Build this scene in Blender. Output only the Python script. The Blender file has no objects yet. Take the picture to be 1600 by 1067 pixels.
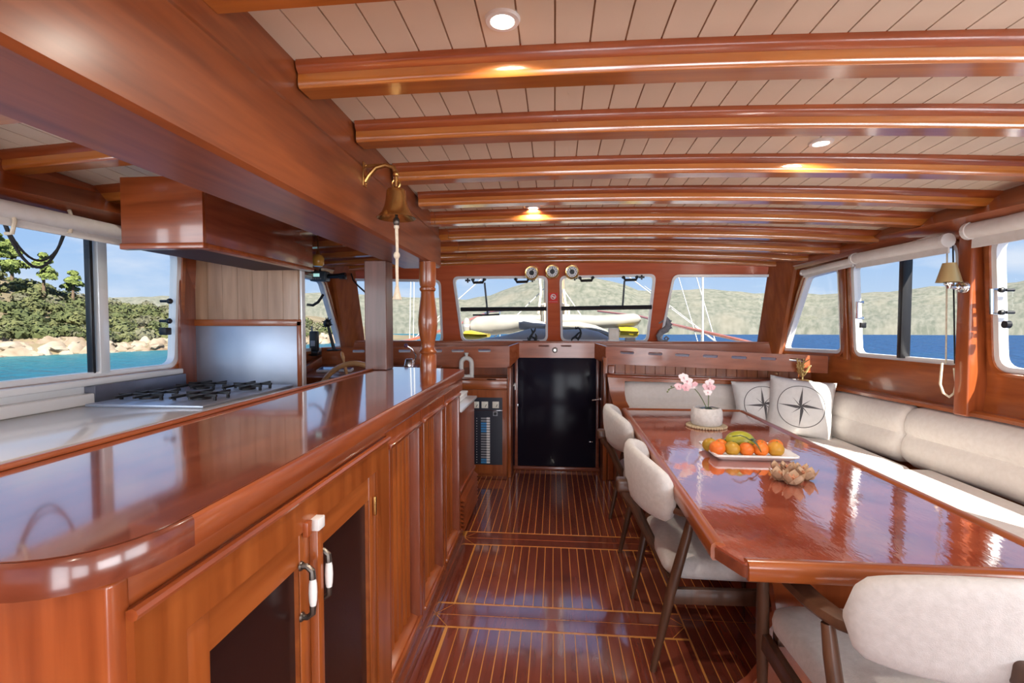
import bpy, bmesh, math, random
from mathutils import Vector, Matrix
random.seed(7)
R = math.radians
C = bpy.context.scene.collection
SC = bpy.context.scene

# ------------------------------------------------------------------ camera
F, VPX, VPY, H = 760.0, 866.0, 505.0, 1.40          # pixels of a 1600x1067 frame, metres
_f = Vector(((VPX-800)/F, (VPY-533.5)/F, 1)).normalized()
_u = Vector((0, -_f[2], _f[1])).normalized()
_r = _f.cross(_u)
if _r[0] < 0: _r = -_r
def ray(px, py):
    d = Vector(((px-800)/F, (py-533.5)/F, 1))
    return Vector((_r.dot(d), _f.dot(d), _u.dot(d)))
def PX(px, py, x=None, y=None, z=None):
    d = ray(px, py)
    t = x/d[0] if x is not None else (y/d[1] if y is not None else (z-H)/d[2])
    return Vector((0, 0, H)) + d*t
cam = bpy.data.cameras.new('camera'); cam.sensor_width = 36; cam.lens = F/1600*36; cam.clip_start = .02; cam.clip_end = 4000
co = bpy.data.objects.new('camera', cam); C.objects.link(co)
def b(v): return Vector((_r.dot(v), _f.dot(v), _u.dot(v)))
cr, cu, cf = b(Vector((1,0,0))), b(Vector((0,-1,0))), b(Vector((0,0,1)))
m = Matrix(((cr[0],cu[0],-cf[0],0),(cr[1],cu[1],-cf[1],0),(cr[2],cu[2],-cf[2],H),(0,0,0,1)))
co.matrix_world = m
SC.camera = co

# ------------------------------------------------------------------ light
SC.view_settings.view_transform = 'Standard'; SC.view_settings.look = 'None'
SC.view_settings.gamma = 1; SC.view_settings.use_curve_mapping = False
SC.view_settings.exposure = 0.40
W = bpy.data.worlds.new('sky'); SC.world = W; W.use_nodes = True
nt = W.node_tree; nt.nodes.clear()
out = nt.nodes.new('ShaderNodeOutputWorld'); bg = nt.nodes.new('ShaderNodeBackground')
tc = nt.nodes.new('ShaderNodeTexCoord'); sep = nt.nodes.new('ShaderNodeSeparateXYZ')
ramp = nt.nodes.new('ShaderNodeValToRGB')
ramp.color_ramp.elements[0].position = 0.0; ramp.color_ramp.elements[0].color = (.58,.70,.86,1)
e = ramp.color_ramp.elements.new(.12); e.color = (.36,.55,.86,1)
ramp.color_ramp.elements[-1].position = .7; ramp.color_ramp.elements[-1].color = (.16,.33,.72,1)
mp = nt.nodes.new('ShaderNodeMapping'); mp.inputs['Scale'].default_value = (2.2,2.2,7)
nz = nt.nodes.new('ShaderNodeTexNoise'); nz.inputs['Scale'].default_value = 2.3; nz.inputs['Detail'].default_value = 7
cr2 = nt.nodes.new('ShaderNodeValToRGB'); cr2.color_ramp.elements[0].position = .52; cr2.color_ramp.elements[1].position = .72
mx = nt.nodes.new('ShaderNodeMix'); mx.data_type = 'RGBA'
L = nt.links.new
L(tc.outputs['Generated'], sep.inputs[0]); L(sep.outputs['Z'], ramp.inputs[0])
L(tc.outputs['Generated'], mp.inputs[0]); L(mp.outputs[0], nz.inputs['Vector']); L(nz.outputs['Fac'], cr2.inputs[0])
mm = nt.nodes.new('ShaderNodeMath'); mm.operation = 'MULTIPLY'; mm.inputs[1].default_value = .55
L(cr2.outputs[0], mm.inputs[0]); L(mm.outputs[0], mx.inputs['Factor'])
L(ramp.outputs[0], mx.inputs['A']); mx.inputs['B'].default_value = (.93,.93,.96,1)
L(mx.outputs['Result'], bg.inputs[0]); L(bg.outputs[0], out.inputs[0])
bg.inputs[1].default_value = 0.85
sun = bpy.data.lights.new('sun', 'SUN'); sun.energy = 13.0; sun.angle = R(.6); sun.color = (1,.93,.82)
so = bpy.data.objects.new('sun', sun); C.objects.link(so)
so.rotation_euler = Vector((-.36,.75,-.80)).to_track_quat('-Z','Y').to_euler()
def area(name, loc, target, sx, sy, power, color):
    l = bpy.data.lights.new(name, 'AREA'); l.shape = 'RECTANGLE'; l.size = sx; l.size_y = sy; l.energy = power; l.color = color
    o = bpy.data.objects.new(name, l); C.objects.link(o); o.location = loc
    o.rotation_euler = (Vector(target)-Vector(loc)).to_track_quat('-Z','Y').to_euler()
    return o
# added fill lamp standing in for daylight at the unseen aft doorway
area('aft_fill', (1.0,-2.55,1.15), (.7,2,.9), 2.2, 1.7, 80, (.93,.96,1))
# added fill lamps outside the unseen side windows, brightening the saloon
area('right_window_fill', (2.62,.5,1.55), (0,1.2,.9), 1.2, .75, 22, (.95,.97,1))
area('right_aft_window_fill', (2.62,-1.1,1.55), (0,0,.9), 1.5, .75, 42, (.95,.97,1))
area('left_window_fill', (-2.62,-.4,1.55), (0,.8,1.1), 2.2, .75, 40, (.90,.95,1))

# ------------------------------------------------------------------ mesh helpers
class MB:
    def __init__(s): s.bm = bmesh.new()
    def box(s, a, c, bev=0, seg=2):
        lo = [min(a[i],c[i]) for i in range(3)]; hi = [max(a[i],c[i]) for i in range(3)]
        t = bmesh.new(); vs = [t.verts.new((x,y,z)) for z in (lo[2],hi[2]) for y in (lo[1],hi[1]) for x in (lo[0],hi[0])]
        for f in ((0,2,3,1),(4,5,7,6),(0,1,5,4),(2,6,7,3),(0,4,6,2),(1,3,7,5)): t.faces.new([vs[i] for i in f])
        if bev: bmesh.ops.bevel(t, geom=t.edges[:], offset=bev, segments=seg, profile=.5, affect='EDGES')
        s.merge(t); return s
    def hexa(s, p, bev=0, seg=2):                     # 8 corners: bottom 4 ccw, top 4 ccw
        t = bmesh.new(); vs = [t.verts.new(q) for q in p]
        for f in ((3,2,1,0),(4,5,6,7),(0,1,5,4),(1,2,6,5),(2,3,7,6),(3,0,4,7)): t.faces.new([vs[i] for i in f])
        bmesh.ops.recalc_face_normals(t, faces=t.faces[:])
        if bev: bmesh.ops.bevel(t, geom=t.edges[:], offset=bev, segments=seg, profile=.5, affect='EDGES')
        s.merge(t); return s
    def merge(s, t, mat=None):
        me = bpy.data.meshes.new('t'); t.to_mesh(me); t.free()
        if mat: me.transform(mat)
        s.bm.from_mesh(me); bpy.data.meshes.remove(me); return s
    def loft(s, rings, close=True, caps=True):
        vr = [[s.bm.verts.new(p) for p in r] for r in rings]
        n = len(vr[0])
        for a, c in zip(vr, vr[1:]):
            for i in range(n if close else n-1):
                j = (i+1) % n
                try: s.bm.faces.new((a[i],a[j],c[j],c[i]))
                except ValueError: pass
        if caps and close:
            s.bm.faces.new(vr[0][::-1]); s.bm.faces.new(vr[-1])
        return s
    def tube(s, pts, r, n=10, caps=True, flat=1.0):
        pts = [Vector(p) for p in pts]; rings = []
        rs = r if isinstance(r, (list,tuple)) else [r]*len(pts)
        up = None
        for i, p in enumerate(pts):
            d = (pts[min(i+1,len(pts)-1)]-pts[max(i-1,0)]).normalized()
            if up is None:
                up = Vector((0,0,1)) if abs(d.z) < .9 else Vector((0,1,0))
            a = d.cross(up).normalized(); up = a.cross(d).normalized()
            rings.append([p + a*math.cos(2*math.pi*k/n)*rs[i] + up*math.sin(2*math.pi*k/n)*rs[i]*flat for k in range(n)])
        return s.loft(rings, True, caps)
    def lathe(s, prof, n=24, c=(0,0,0), axis='z'):
        rings = []
        for rr, h in prof:
            ring = []
            for k in range(n):
                a = 2*math.pi*k/n; x, y = max(rr,1e-4)*math.cos(a), max(rr,1e-4)*math.sin(a)
                q = {'z':(x,y,h), 'y':(x,h,-y), 'x':(h,x,y)}[axis]
                ring.append((c[0]+q[0], c[1]+q[1], c[2]+q[2]))
            rings.append(ring)
        return s.loft(rings, True, True)
    def ball(s, c, r, seg=12, ring=8, sc=(1,1,1)):
        t = bmesh.new(); bmesh.ops.create_uvsphere(t, u_segments=seg, v_segments=ring, radius=r)
        return s.merge(t, Matrix.Translation(c) @ Matrix.Diagonal((sc[0],sc[1],sc[2],1)))
    def poly(s, pts2, d0, d1, mapf):                  # prism of a 2D outline
        lo = [mapf(u,v,d0) for u,v in pts2]; hi = [mapf(u,v,d1) for u,v in pts2]
        return s.loft([lo,hi])
    def mesh(s):
        bmesh.ops.recalc_face_normals(s.bm, faces=s.bm.faces[:])
        me = bpy.data.meshes.new('m'); s.bm.to_mesh(me); s.bm.free(); return me
def rpoly(pts, r, seg=5):
    out = []; n = len(pts)
    for i in range(n):
        p, a, c = Vector(pts[i]), Vector(pts[i-1]), Vector(pts[(i+1)%n])
        rr = r[i] if isinstance(r,(list,tuple)) else r
        if rr <= 0: out.append(tuple(p)); continue
        d1, d2 = (a-p).normalized(), (c-p).normalized()
        rr = min(rr, (a-p).length*.49, (c-p).length*.49)
        q1, q2 = p+d1*rr, p+d2*rr
        for k in range(seg+1):
            t = k/seg; out.append(tuple(q1*(1-t)**2 + p*2*t*(1-t) + q2*t*t))
    return out
def offset(pts, d):                                    # grow (+) / shrink (-) a convex outline
    n = len(pts); ar = sum(pts[i-1][0]*pts[i][1]-pts[i][0]*pts[i-1][1] for i in range(n)); sg = 1 if ar > 0 else -1
    out = []
    for i in range(n):
        p, a, c = Vector(pts[i]), Vector(pts[i-1]), Vector(pts[(i+1)%n])
        e1, e2 = (p-a).normalized(), (c-p).normalized()
        n1, n2 = Vector((e1.y,-e1.x))*sg, Vector((e2.y,-e2.x))*sg
        k = n1+n2; k = k/max(.2, k.length_squared)*2
        out.append(tuple(p+k*d))
    return out
def plate(outline, holes, d0, d1, mapf):               # flat sheet with holes, extruded d0..d1 and bent by mapf(u,v,d)
    cu_ = bpy.data.curves.new('c','CURVE'); cu_.dimensions = '2D'; cu_.fill_mode = 'BOTH'; cu_.extrude = .5
    for pts in [outline]+holes:
        sp = cu_.splines.new('POLY'); sp.points.add(len(pts)-1); sp.use_cyclic_u = True
        for q, p in zip(sp.points, pts): q.co = (p[0],p[1],0,1)
    o = bpy.data.objects.new('c', cu_); me = bpy.data.meshes.new_from_object(o)
    bpy.data.objects.remove(o); bpy.data.curves.remove(cu_)
    for v in me.vertices: v.co = mapf(v.co.x, v.co.y, d0+(v.co.z+.5)*(d1-d0))
    t = bmesh.new(); t.from_mesh(me); bpy.data.meshes.remove(me)
    bmesh.ops.remove_doubles(t, verts=t.verts[:], dist=1e-5)
    k = MB(); k.bm.free(); k.bm = t
    return k
def pm(o): 
    return (pm(o.parent) if o.parent else Matrix.Identity(4)) @ (o.matrix_parent_inverse if o.parent else Matrix.Identity(4)) @ o.matrix_basis
def obj(name, mb, mat, parent=None, smooth=35, local=False, label=None, cat=None, group=None, kind=None):
    me = mb.mesh() if isinstance(mb, MB) else mb
    me.name = name
    if isinstance(mb, MB):
        if not local:
            xs = [v.co for v in me.vertices]
            c = Vector(((min(v.x for v in xs)+max(v.x for v in xs))/2, (min(v.y for v in xs)+max(v.y for v in xs))/2, min(v.z for v in xs)))
            me.transform(Matrix.Translation(-c))
        else: c = Vector((0,0,0))
        if smooth:
            me.shade_smooth(); me.set_sharp_from_angle(angle=R(smooth))
    else: c = Vector((0,0,0))
    if mat is not None:
        me.materials.clear(); me.materials.append(mat)
    o = bpy.data.objects.new(name, me); C.objects.link(o); o.location = c
    if parent:
        o.parent = parent
        if not local: o.matrix_parent_inverse = pm(parent).inverted()
    tag(o, label, cat, group, kind)
    return o
def tag(o, label=None, cat=None, group=None, kind=None):
    if label: o['label'] = label
    if cat: o['category'] = cat
    if group: o['group'] = group
    if kind: o['kind'] = kind
    return o
def empty(name, loc=(0,0,0), rz=0, label=None, cat=None, group=None, kind=None):
    o = bpy.data.objects.new(name, None); C.objects.link(o); o.location = loc; o.rotation_euler = (0,0,rz); o.empty_display_size = .1
    return tag(o, label, cat, group, kind)
def inst(name, me, mat_world, parent=None):            # share mesh data; mat_world in world space
    o = bpy.data.objects.new(name, me); C.objects.link(o)
    if parent: o.parent = parent; o.matrix_parent_inverse = pm(parent).inverted()
    o.matrix_basis = mat_world
    return o
def copy_tree(o, parent=None):
    c = o.copy(); C.objects.link(c)
    if parent: c.parent = parent
    for ch in list(o.children): copy_tree(ch, c)
    return c
def lerp(a, c, t): return a+(c-a)*t
def interp(tab, x):
    if x <= tab[0][0]: return tab[0][1]
    for (x0,y0),(x1,y1) in zip(tab, tab[1:]):
        if x <= x1: return lerp(y0,y1,(x-x0)/(x1-x0))
    return tab[-1][1]

# ------------------------------------------------------------------ materials
def mat(name, col, rough=.5, metal=0, coat=0, coat_r=.06, spec=.5, sheen=0, trans=0, emit=None, es=0, sub=0, coat_ior=1.5):
    m = bpy.data.materials.new(name); m.use_nodes = True
    p = m.node_tree.nodes['Principled BSDF']
    p.inputs['Base Color'].default_value = (*col,1); p.inputs['Roughness'].default_value = rough; p.inputs['Metallic'].default_value = metal
    p.inputs['Coat Weight'].default_value = coat; p.inputs['Coat Roughness'].default_value = coat_r
    p.inputs['Coat IOR'].default_value = coat_ior
    p.inputs['Specular IOR Level'].default_value = spec; p.inputs['Sheen Weight'].default_value = sheen
    p.inputs['Transmission Weight'].default_value = trans
    if emit: p.inputs['Emission Color'].default_value = (*emit,1); p.inputs['Emission Strength'].default_value = es
    return m
def N(m, t, **kw):
    n = m.node_tree.nodes.new(t)
    for k, v in kw.items():
        if hasattr(n, k): setattr(n, k, v)
        else: n.inputs[k.replace('_',' ')].default_value = v
    return n
def LK(m, a, c): m.node_tree.links.new(a, c)
def bsdf(m): return m.node_tree.nodes['Principled BSDF']
def mottled(name, c0, c1, scale=(1,1,1), nscale=6, rough=.5, detail=5, bump=0, bscale=None, vary=0, lo=.3, hi=.7, **kw):
    m = mat(name, c0, rough, **kw); p = bsdf(m)
    tc = N(m,'ShaderNodeTexCoord'); mp = N(m,'ShaderNodeMapping'); mp.inputs['Scale'].default_value = scale
    LK(m, tc.outputs['Object'], mp.inputs['Vector'])
    vec = mp.outputs[0]
    oi = N(m,'ShaderNodeObjectInfo')
    add = N(m,'ShaderNodeVectorMath', operation='ADD'); LK(m, vec, add.inputs[0])
    cmb = N(m,'ShaderNodeCombineXYZ'); mu = N(m,'ShaderNodeMath', operation='MULTIPLY'); mu.inputs[1].default_value = 37.0
    LK(m, oi.outputs['Random'], mu.inputs[0])
    for i in range(3): LK(m, mu.outputs[0], cmb.inputs[i])
    LK(m, cmb.outputs[0], add.inputs[1]); vec = add.outputs[0]
    nz = N(m,'ShaderNodeTexNoise'); nz.inputs['Scale'].default_value = nscale; nz.inputs['Detail'].default_value = detail; nz.inputs['Distortion'].default_value = .4
    LK(m, vec, nz.inputs['Vector'])
    cr = N(m,'ShaderNodeValToRGB'); cr.color_ramp.elements[0].position = lo; cr.color_ramp.elements[1].position = hi
    cr.color_ramp.elements[0].color = (*c0,1); cr.color_ramp.elements[1].color = (*c1,1)
    LK(m, nz.outputs['Fac'], cr.inputs[0])
    colout = cr.outputs[0]
    if vary:
        hs = N(m,'ShaderNodeHueSaturation'); mr = N(m,'ShaderNodeMapRange'); mr.inputs['To Min'].default_value = 1-vary; mr.inputs['To Max'].default_value = 1+vary
        LK(m, oi.outputs['Random'], mr.inputs[0]); LK(m, mr.outputs[0], hs.inputs['Value']); LK(m, colout, hs.inputs['Color']); colout = hs.outputs[0]
    LK(m, colout, p.inputs['Base Color'])
    if bump:
        bn = N(m,'ShaderNodeBump'); bn.inputs['Strength'].default_value = bump; bn.inputs['Distance'].default_value = .004
        src = nz
        if bscale:
            src = N(m,'ShaderNodeTexNoise'); src.inputs['Scale'].default_value = bscale; src.inputs['Detail'].default_value = 4; LK(m, vec, src.inputs['Vector'])
        LK(m, src.outputs['Fac'], bn.inputs['Height']); LK(m, bn.outputs[0], p.inputs['Normal'])
    return m
def wood(name, c0, c1, axis='x', rough=.28, coat=.5, vary=.08, bump=.0, **kw):
    s = {'x':(1.2,14,14), 'y':(14,1.2,14), 'z':(14,14,1.2)}[axis]
    return mottled(name, c0, c1, s, 1.9, rough, 7, bump=bump, vary=vary, coat=coat, lo=.28, hi=.72, **{'coat_r':.09, **kw})
MAH0, MAH1 = (.20,.038,.008), (.36,.085,.022)
wx = wood('mahogany_x', MAH0, MAH1, 'x'); wy = wood('mahogany_y', MAH0, MAH1, 'y'); wz = wood('mahogany_z', MAH0, MAH1, 'z')
GO0, GO1 = (.235,.050,.009), (.385,.102,.022)
gx = wood('golden_mahogany_x', GO0, GO1, 'x'); gy = wood('golden_mahogany_y', GO0, GO1, 'y'); gz = wood('golden_mahogany_z', GO0, GO1, 'z')
DK0, DK1 = (.16,.040,.022), (.27,.075,.036)
dx = wood('dark_mahogany_x', DK0, DK1, 'x'); dy = wood('dark_mahogany_y', DK0, DK1, 'y', rough=.18); dz_ = wood('dark_mahogany_z', DK0, DK1, 'z')
walnut = wood('walnut', (.050,.022,.012), (.125,.055,.028), 'z', rough=.4, coat=.2)
panelwood = wood('galley_panel_veneer', (.30,.16,.085), (.46,.27,.16), 'z', rough=.35, coat=.2)
plankfloor = wood('floor_teak_varnished', (.150,.030,.018), (.235,.058,.034), 'y', rough=.16, vary=.14, coat=1, coat_r=.07, coat_ior=2.0)
inlay = wood('holly_inlay', (.62,.26,.06), (.80,.38,.10), 'y', rough=.2)
ceilpaint = mottled('ceiling_cream_paint', (.70,.62,.50), (.76,.68,.56), nscale=3, rough=.42, vary=.02)
groove = mat('ceiling_groove', (.33,.20,.12), .7)
white = mat('white_paint', (.80,.79,.77), .35)
laminate = mat('galley_white_laminate', (.82,.81,.80), .18, coat=.3)
alu = mat('white_aluminium', (.86,.86,.86), .28, metal=.25)
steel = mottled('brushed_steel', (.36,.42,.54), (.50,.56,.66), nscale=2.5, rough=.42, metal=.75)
chrome = mat('chrome', (.75,.75,.77), .12, metal=1)
brass = mottled('aged_brass', (.42,.22,.07), (.62,.36,.12), nscale=8, rough=.26, metal=.9)
brassy = mat('polished_brass', (.80,.58,.22), .2, metal=.9)
bronze = mat('dark_bronze', (.12,.10,.085), .35, metal=.8)
black = mat('black_plastic', (.012,.012,.014), .35)
rubber = mat('black_rubber', (.02,.02,.022), .6)
darkglass = mat('smoked_glass_door', (.014,.012,.022), .14, spec=.10)
cabglass = mat('dark_cabinet_panel', (.022,.008,.007), .25, spec=.3)
cream = mottled('cream_upholstery', (.74,.68,.63), (.80,.745,.70), nscale=40, rough=.85, bump=.15, bscale=500, sheen=.25)
bouc = mottled('chair_cream_fabric', (.56,.53,.505), (.64,.61,.585), nscale=60, rough=.9, bump=.35, bscale=420, sheen=.3)
blindcloth = mottled('blind_cloth', (.74,.70,.66), (.80,.77,.74), nscale=20, rough=.85)
ceramic = mat('white_ceramic', (.84,.83,.80), .25, coat=.3)
rope = mottled('rope_cream', (.62,.52,.38), (.75,.66,.52), nscale=60, rough=.9, bump=.4)
cordblack = mat('black_cord', (.015,.015,.017), .7)
def glassmat(name, tint, refl=.6):
    m = bpy.data.materials.new(name); m.use_nodes = True; t = m.node_tree; t.nodes.remove(t.nodes['Principled BSDF'])
    tr = t.nodes.new('ShaderNodeBsdfTransparent'); tr.inputs[0].default_value = (*tint,1)
    gl = t.nodes.new('ShaderNodeBsdfGlossy'); gl.inputs['Roughness'].default_value = .02; gl.inputs['Color'].default_value = (refl,refl,refl,1)
    fr = t.nodes.new('ShaderNodeFresnel'); fr.inputs[0].default_value = 1.3
    mxs = t.nodes.new('ShaderNodeMixShader')
    ge = t.nodes.new('ShaderNodeNewGeometry'); iv = t.nodes.new('ShaderNodeMath'); iv.operation = 'SUBTRACT'; iv.inputs[0].default_value = 1; t.links.new(ge.outputs['Backfacing'], iv.inputs[1])
    mu = t.nodes.new('ShaderNodeMath'); mu.operation = 'MULTIPLY'; t.links.new(fr.outputs[0], mu.inputs[0]); t.links.new(iv.outputs[0], mu.inputs[1])
    t.links.new(mu.outputs[0], mxs.inputs[0]); t.links.new(tr.outputs[0], mxs.inputs[1]); t.links.new(gl.outputs[0], mxs.inputs[2])
    t.links.new(mxs.outputs[0], t.nodes['Material Output'].inputs[0])
    return m
glass = glassmat('window_glass', (.97,.98,.98))
def emis(name, col, s):
    m = bpy.data.materials.new(name); m.use_nodes = True; p = bsdf(m)
    p.inputs['Base Color'].default_value = (*col,1); p.inputs['Emission Color'].default_value = (*col,1); p.inputs['Emission Strength'].default_value = s
    return m
# ================================================================== the room shell
YA, YF = -2.4, 4.98
DZ = [(0.5,.716),(1.43,.716),(1.86,.713),(2.30,.69),(2.73,.672),(3.12,.648),(3.52,.616),(3.89,.589),(4.25,.576),(4.58,.567),(5,.56)]
BEAMS = [-2.05,-1.65,-1.22,-.78,-.32,.12,.57,1.0,1.43,1.86,2.30,2.73,3.12,3.52,3.89,4.25,4.58]
KC = .014
def zbeam(x, y): return H + interp(DZ, y) - KC*x*x
def zceil(x, y): return zbeam(x, y) + .078
def XW(y, z=1.146):                                     # half-breadth of the deckhouse
    return 2.40 - .127*max(0, y-2.7) - (z-1.146)*.06
SILL = 1.146
def yfront(z): return 4.90 - .357*(z-1.2)               # raked windscreen plane

# ---- floor
fl = empty('floor', (0,1,0), kind='structure')
mb = MB(); mb.box((-2.6,YA,-.06), (2.6,5.1,-.0015))
obj('sub_floor', mb, inlay, fl)
PW, GAP = .0485, .0045
def plank_mesh(w, l):
    k = MB(); k.box((-w/2,-l/2,-.02), (w/2,l/2,0)); return k.mesh()
def plank_run(x0, x1, y0, y1, bridge=None):
    n = round((x1-x0)/PW); w = (x1-x0)/n
    me = plank_mesh(w-GAP, y1-y0); me.materials.append(plankfloor); me.name = 'floor_plank'
    for i in range(n):
        inst('plank', me, Matrix.Translation((x0+(i+.5)*w, (y0+y1)/2, 0)), fl)
def header(x0, x1, y0, y1, ch):                          # cross board with mitred ends
    for ya, yb, s in ((y0,(y0+y1)/2-.003,0),((y0+y1)/2+.003,y1,1)):
        k = MB(); a = ch*(1 if s == 0 else 0); c = ch*(0 if s == 0 else 1)
        k.hexa([(x0+a,ya,-.02),(x1-a,ya,-.02),(x1-c,yb,-.02),(x0+c,yb,-.02),(x0+a,ya,0),(x1-a,ya,0),(x1-c,yb,0),(x0+c,yb,0)])
        obj('cross_board', k, plankfloor, fl)
        g_ = .005
        for xs_, sg in ((x0,1),(x1,-1)):
            k = MB(); yo, yi = (ya,yb) if s == 0 else (yb,ya); yo2 = yo; dy_ = (yi-yo)
            tri_ = [(xs_,yo),(xs_+sg*(ch-g_),yo),(xs_,yi-dy_*.10)]
            k.poly(tri_, -.02, 0, lambda u,v,d: Vector((u,v,d))); obj('corner_piece', k, plankfloor, fl)
XS = [-.545, -.40, .455, .60]
# fore block, middle hatch, aft hatch, and the side runs under the table
plank_run(-.56,.60,3.195,4.60); plank_run(-.90,-.563,3.195,4.37)
header(-.575,.60,3.01,3.18,.07)
plank_run(-.49,.485,2.36,2.995)
header(-.56,.60,2.17,2.345,.07)
plank_run(-.485,.485,.9,2.155); plank_run(-.485,.485,-2.3,.885)
for s, (xa,xb) in ((0,(-.565,-.498)),(1,(.488,.60))):
    for y0, y1 in ((2.36,2.995),(.9,2.155),(-2.3,.885)):
        if s == 0: k = MB(); k.box((xa,y0,-.02),(xb,y1,0)); obj('margin_board', k, plankfloor, fl)
        else: plank_run(xa,xb,y0,y1)
for i, (y0,y1) in enumerate(((-2.3,.3),(.305,1.55),(1.555,2.31),(2.315,3.4),(3.405,4.3))):
    plank_run(.605,2.35,y0,y1)

# ---- ceiling: planks running fore and aft, then the deck beams
ce = empty('ceiling', (0,1,2.1), kind='structure')
k = MB(); ys = [YA+i*(4.95-YA)/24 for i in range(25)]; xs = [-2.45+4.9*i/16 for i in range(17)]
k.loft([[(x,y,zceil(x,y)+.005) for x in xs] for y in ys], close=False)
k.loft([[(x,y,zceil(x,y)+.06) for x in xs] for y in ys], close=False)
obj('deckhead_backing', k, groove, ce)
CW = .0985
for i in range(-25, 25):
    x0 = i*CW+.002; x1 = x0+CW-.005
    k = MB(); rings = []
    for y in ys: rings.append([(x0,y,zceil(x0,y)),(x1,y,zceil(x1,y)),(x1,y,zceil(x1,y)+.012),(x0,y,zceil(x0,y)+.012)])
    k.loft(rings); obj('ceiling_plank', k, ceilpaint, ce)
BP = [(.006,0),(.079,0),(.085,.006),(.087,.022),(.085,.040),(0,.040),(-.002,.022),(0,.006)]           # lower member (dy,dz)
BM = [(.002,.040),(.083,.040),(.095,.052),(.100,.066),(.097,.082),(.094,.090),(-.009,.090),(-.012,.082),(-.015,.066),(-.010,.052)]   # moulded upper member
beamw = wood('beam_lit_mahogany', (.36,.095,.014), (.54,.185,.030), 'x', coat=1, coat_ior=1.9, coat_r=.14)  # golden tone paints reflected light onto the lower member
def beam(y, x0, x1, m):
    n = 18; o = None
    for nm, P, mt, par in (('deck_beam',BP,beamw,ce),('beam_moulding',BM,wx,None)):
        k = MB(); rings = []
        for i in range(n+1):
            x = lerp(x0,x1,i/n); rings.append([(x,y+a,zbeam(x,y)+c) for a,c in P])
        k.loft(rings); o = obj(nm, k, mt, par or o, smooth=40)
for y in BEAMS:
    beam(y, -.77, XW(y,1.9)-.02, gx)
    if y < 2.95: beam(y, -XW(y,1.9)+.02, -1.02, gx)
for y in BEAMS:
    if y > 2.95: beam(y, -XW(y,1.9)+.02, -.772, gx)

# ---- carlins along the sides (right one visible)
for s, nm in ((1,'trim_1'),(-1,'trim_2')):
    k = MB(); rings = []
    for y in [YA+i*(4.72-YA)/20 for i in range(21)]:
        x = XW(y,1.92); zb = H+interp([(2.69,.545),(4.65,.456)], y); zt = zceil(x,y)
        rings.append([(s*(x-.045),y,zb),(s*(x+.06),y,zb),(s*(x+.06),y,zt),(s*(x-.045),y,zt),(s*(x-.062),y,zt-.03),(s*(x-.06),y,zb+.035),(s*(x-.05),y,zb+.02)])
    k.loft(rings); obj(nm, k, wy, kind='structure', smooth=20)

# ---- the bar soffit (deep box girder)
ZS = 1.785
def sx(y): return lerp(-.752,-.79,(y-.5)/2.8)
k = MB(); rings = []
for y in [YA+i*(3.36-YA)/16 for i in range(17)]:
    a, c = sx(y), sx(y)-.262; zt = zceil(a,y)+.01; z1 = lerp(ZS, zt, .60)
    rings.append([(a,y,ZS+.012),(a-.012,y,ZS),(c,y,ZS),(c,y,zt),(a-.012,y,zt),(a-.012,y,z1+.02),(a-.006,y,z1+.008),(a,y,z1)])
k.loft(rings); obj('trim_3', k, wood('soffit_mahogany', (.16,.033,.006), (.29,.070,.015), 'y', rough=.5, coat=.5, coat_r=.25), kind='structure', smooth=20)

# ---- side walls with window openings (u = y, v = z)
def side_map(s): return lambda u,v,d: Vector((s*(XW(u,v)+d), u, v))
def win(s, no, pts, r, wallparts=None, **kw):
    """frame, glass for a window on side wall; pts = outline in (y,z)"""
    mf = side_map(s); w = empty('window_%d' % no, mf(sum(p[0] for p in pts)/len(pts), min(p[1] for p in pts), 0), kind='structure')
    o1 = rpoly(offset(pts,.035), r+.03); o2 = rpoly(offset(pts,.012), r+.01); o3 = rpoly(pts, r); o4 = rpoly(offset(pts,-.016), max(.01,r-.012))
    obj('wood_lining', plate(o1,[o2],-.022,.012,mf), gy, w)
    obj('window_frame', plate(o2,[o4],-.012,.035,mf), alu, w)
    obj('pane', plate(rpoly(offset(pts,-.010), r),[],.010,.016,mf), glass, w, smooth=0)
    return w
def wallplate(name, s, outline, holes, m):
    return obj(name, plate(outline, holes, 0, .05, side_map(s)), m, kind='structure')
zt = lambda y: H+interp([(2.69,.56),(4.65,.47)], y)
def hole(pts, r): return rpoly(offset(pts,.010), r+.01)
ZT = 1.88
W1 = [(3.98,1.175),(4.735,1.155),(4.36,1.80),(3.98,1.83)]
W2 = [(3.02,1.165),(3.84,1.165),(3.84,1.84),(3.02,1.86)]
W3 = [(1.30,1.150),(2.825,1.150),(2.825,1.86),(1.30,1.88)]
W4 = [(-.10,1.15),(1.10,1.15),(1.10,1.88),(-.10,1.88)]
W5 = [(-1.9,1.15),(-.3,1.15),(-.3,1.88),(-1.9,1.88)]
outl = [(YA,-.05),(4.95,-.05),(4.92,1.146),(4.52,zt(4.5)+.12),(2.69,zt(2.69)+.18),(YA,zt(0)+.18)]
wallplate('wall_right', 1, outl, [hole(W1,.06),hole(W2,.06),hole(W3,.08),hole(W4,.08),hole(W5,.08)], gy)
rw = [win(1,1,W1,.05), win(1,2,W2,.06), win(1,3,W3,.08), win(1,4,W4,.08), win(1,5,W5,.08)]
V1 = [(1.05,1.13),(2.86,1.13),(2.86,1.86),(1.05,1.86)]
V2 = [(-1.6,1.13),(.75,1.13),(.75,1.88),(-1.6,1.88)]
V3 = [(3.30,1.165),(4.735,1.155),(4.36,1.80),(3.30,1.85)]
wallplate('wall_left', -1, outl, [hole(V1,.08),hole(V2,.08),hole(V3,.06)], wy)
lw = [win(-1,6,V1,.07), win(-1,7,V2,.07), win(-1,8,V3,.06)]

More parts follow.
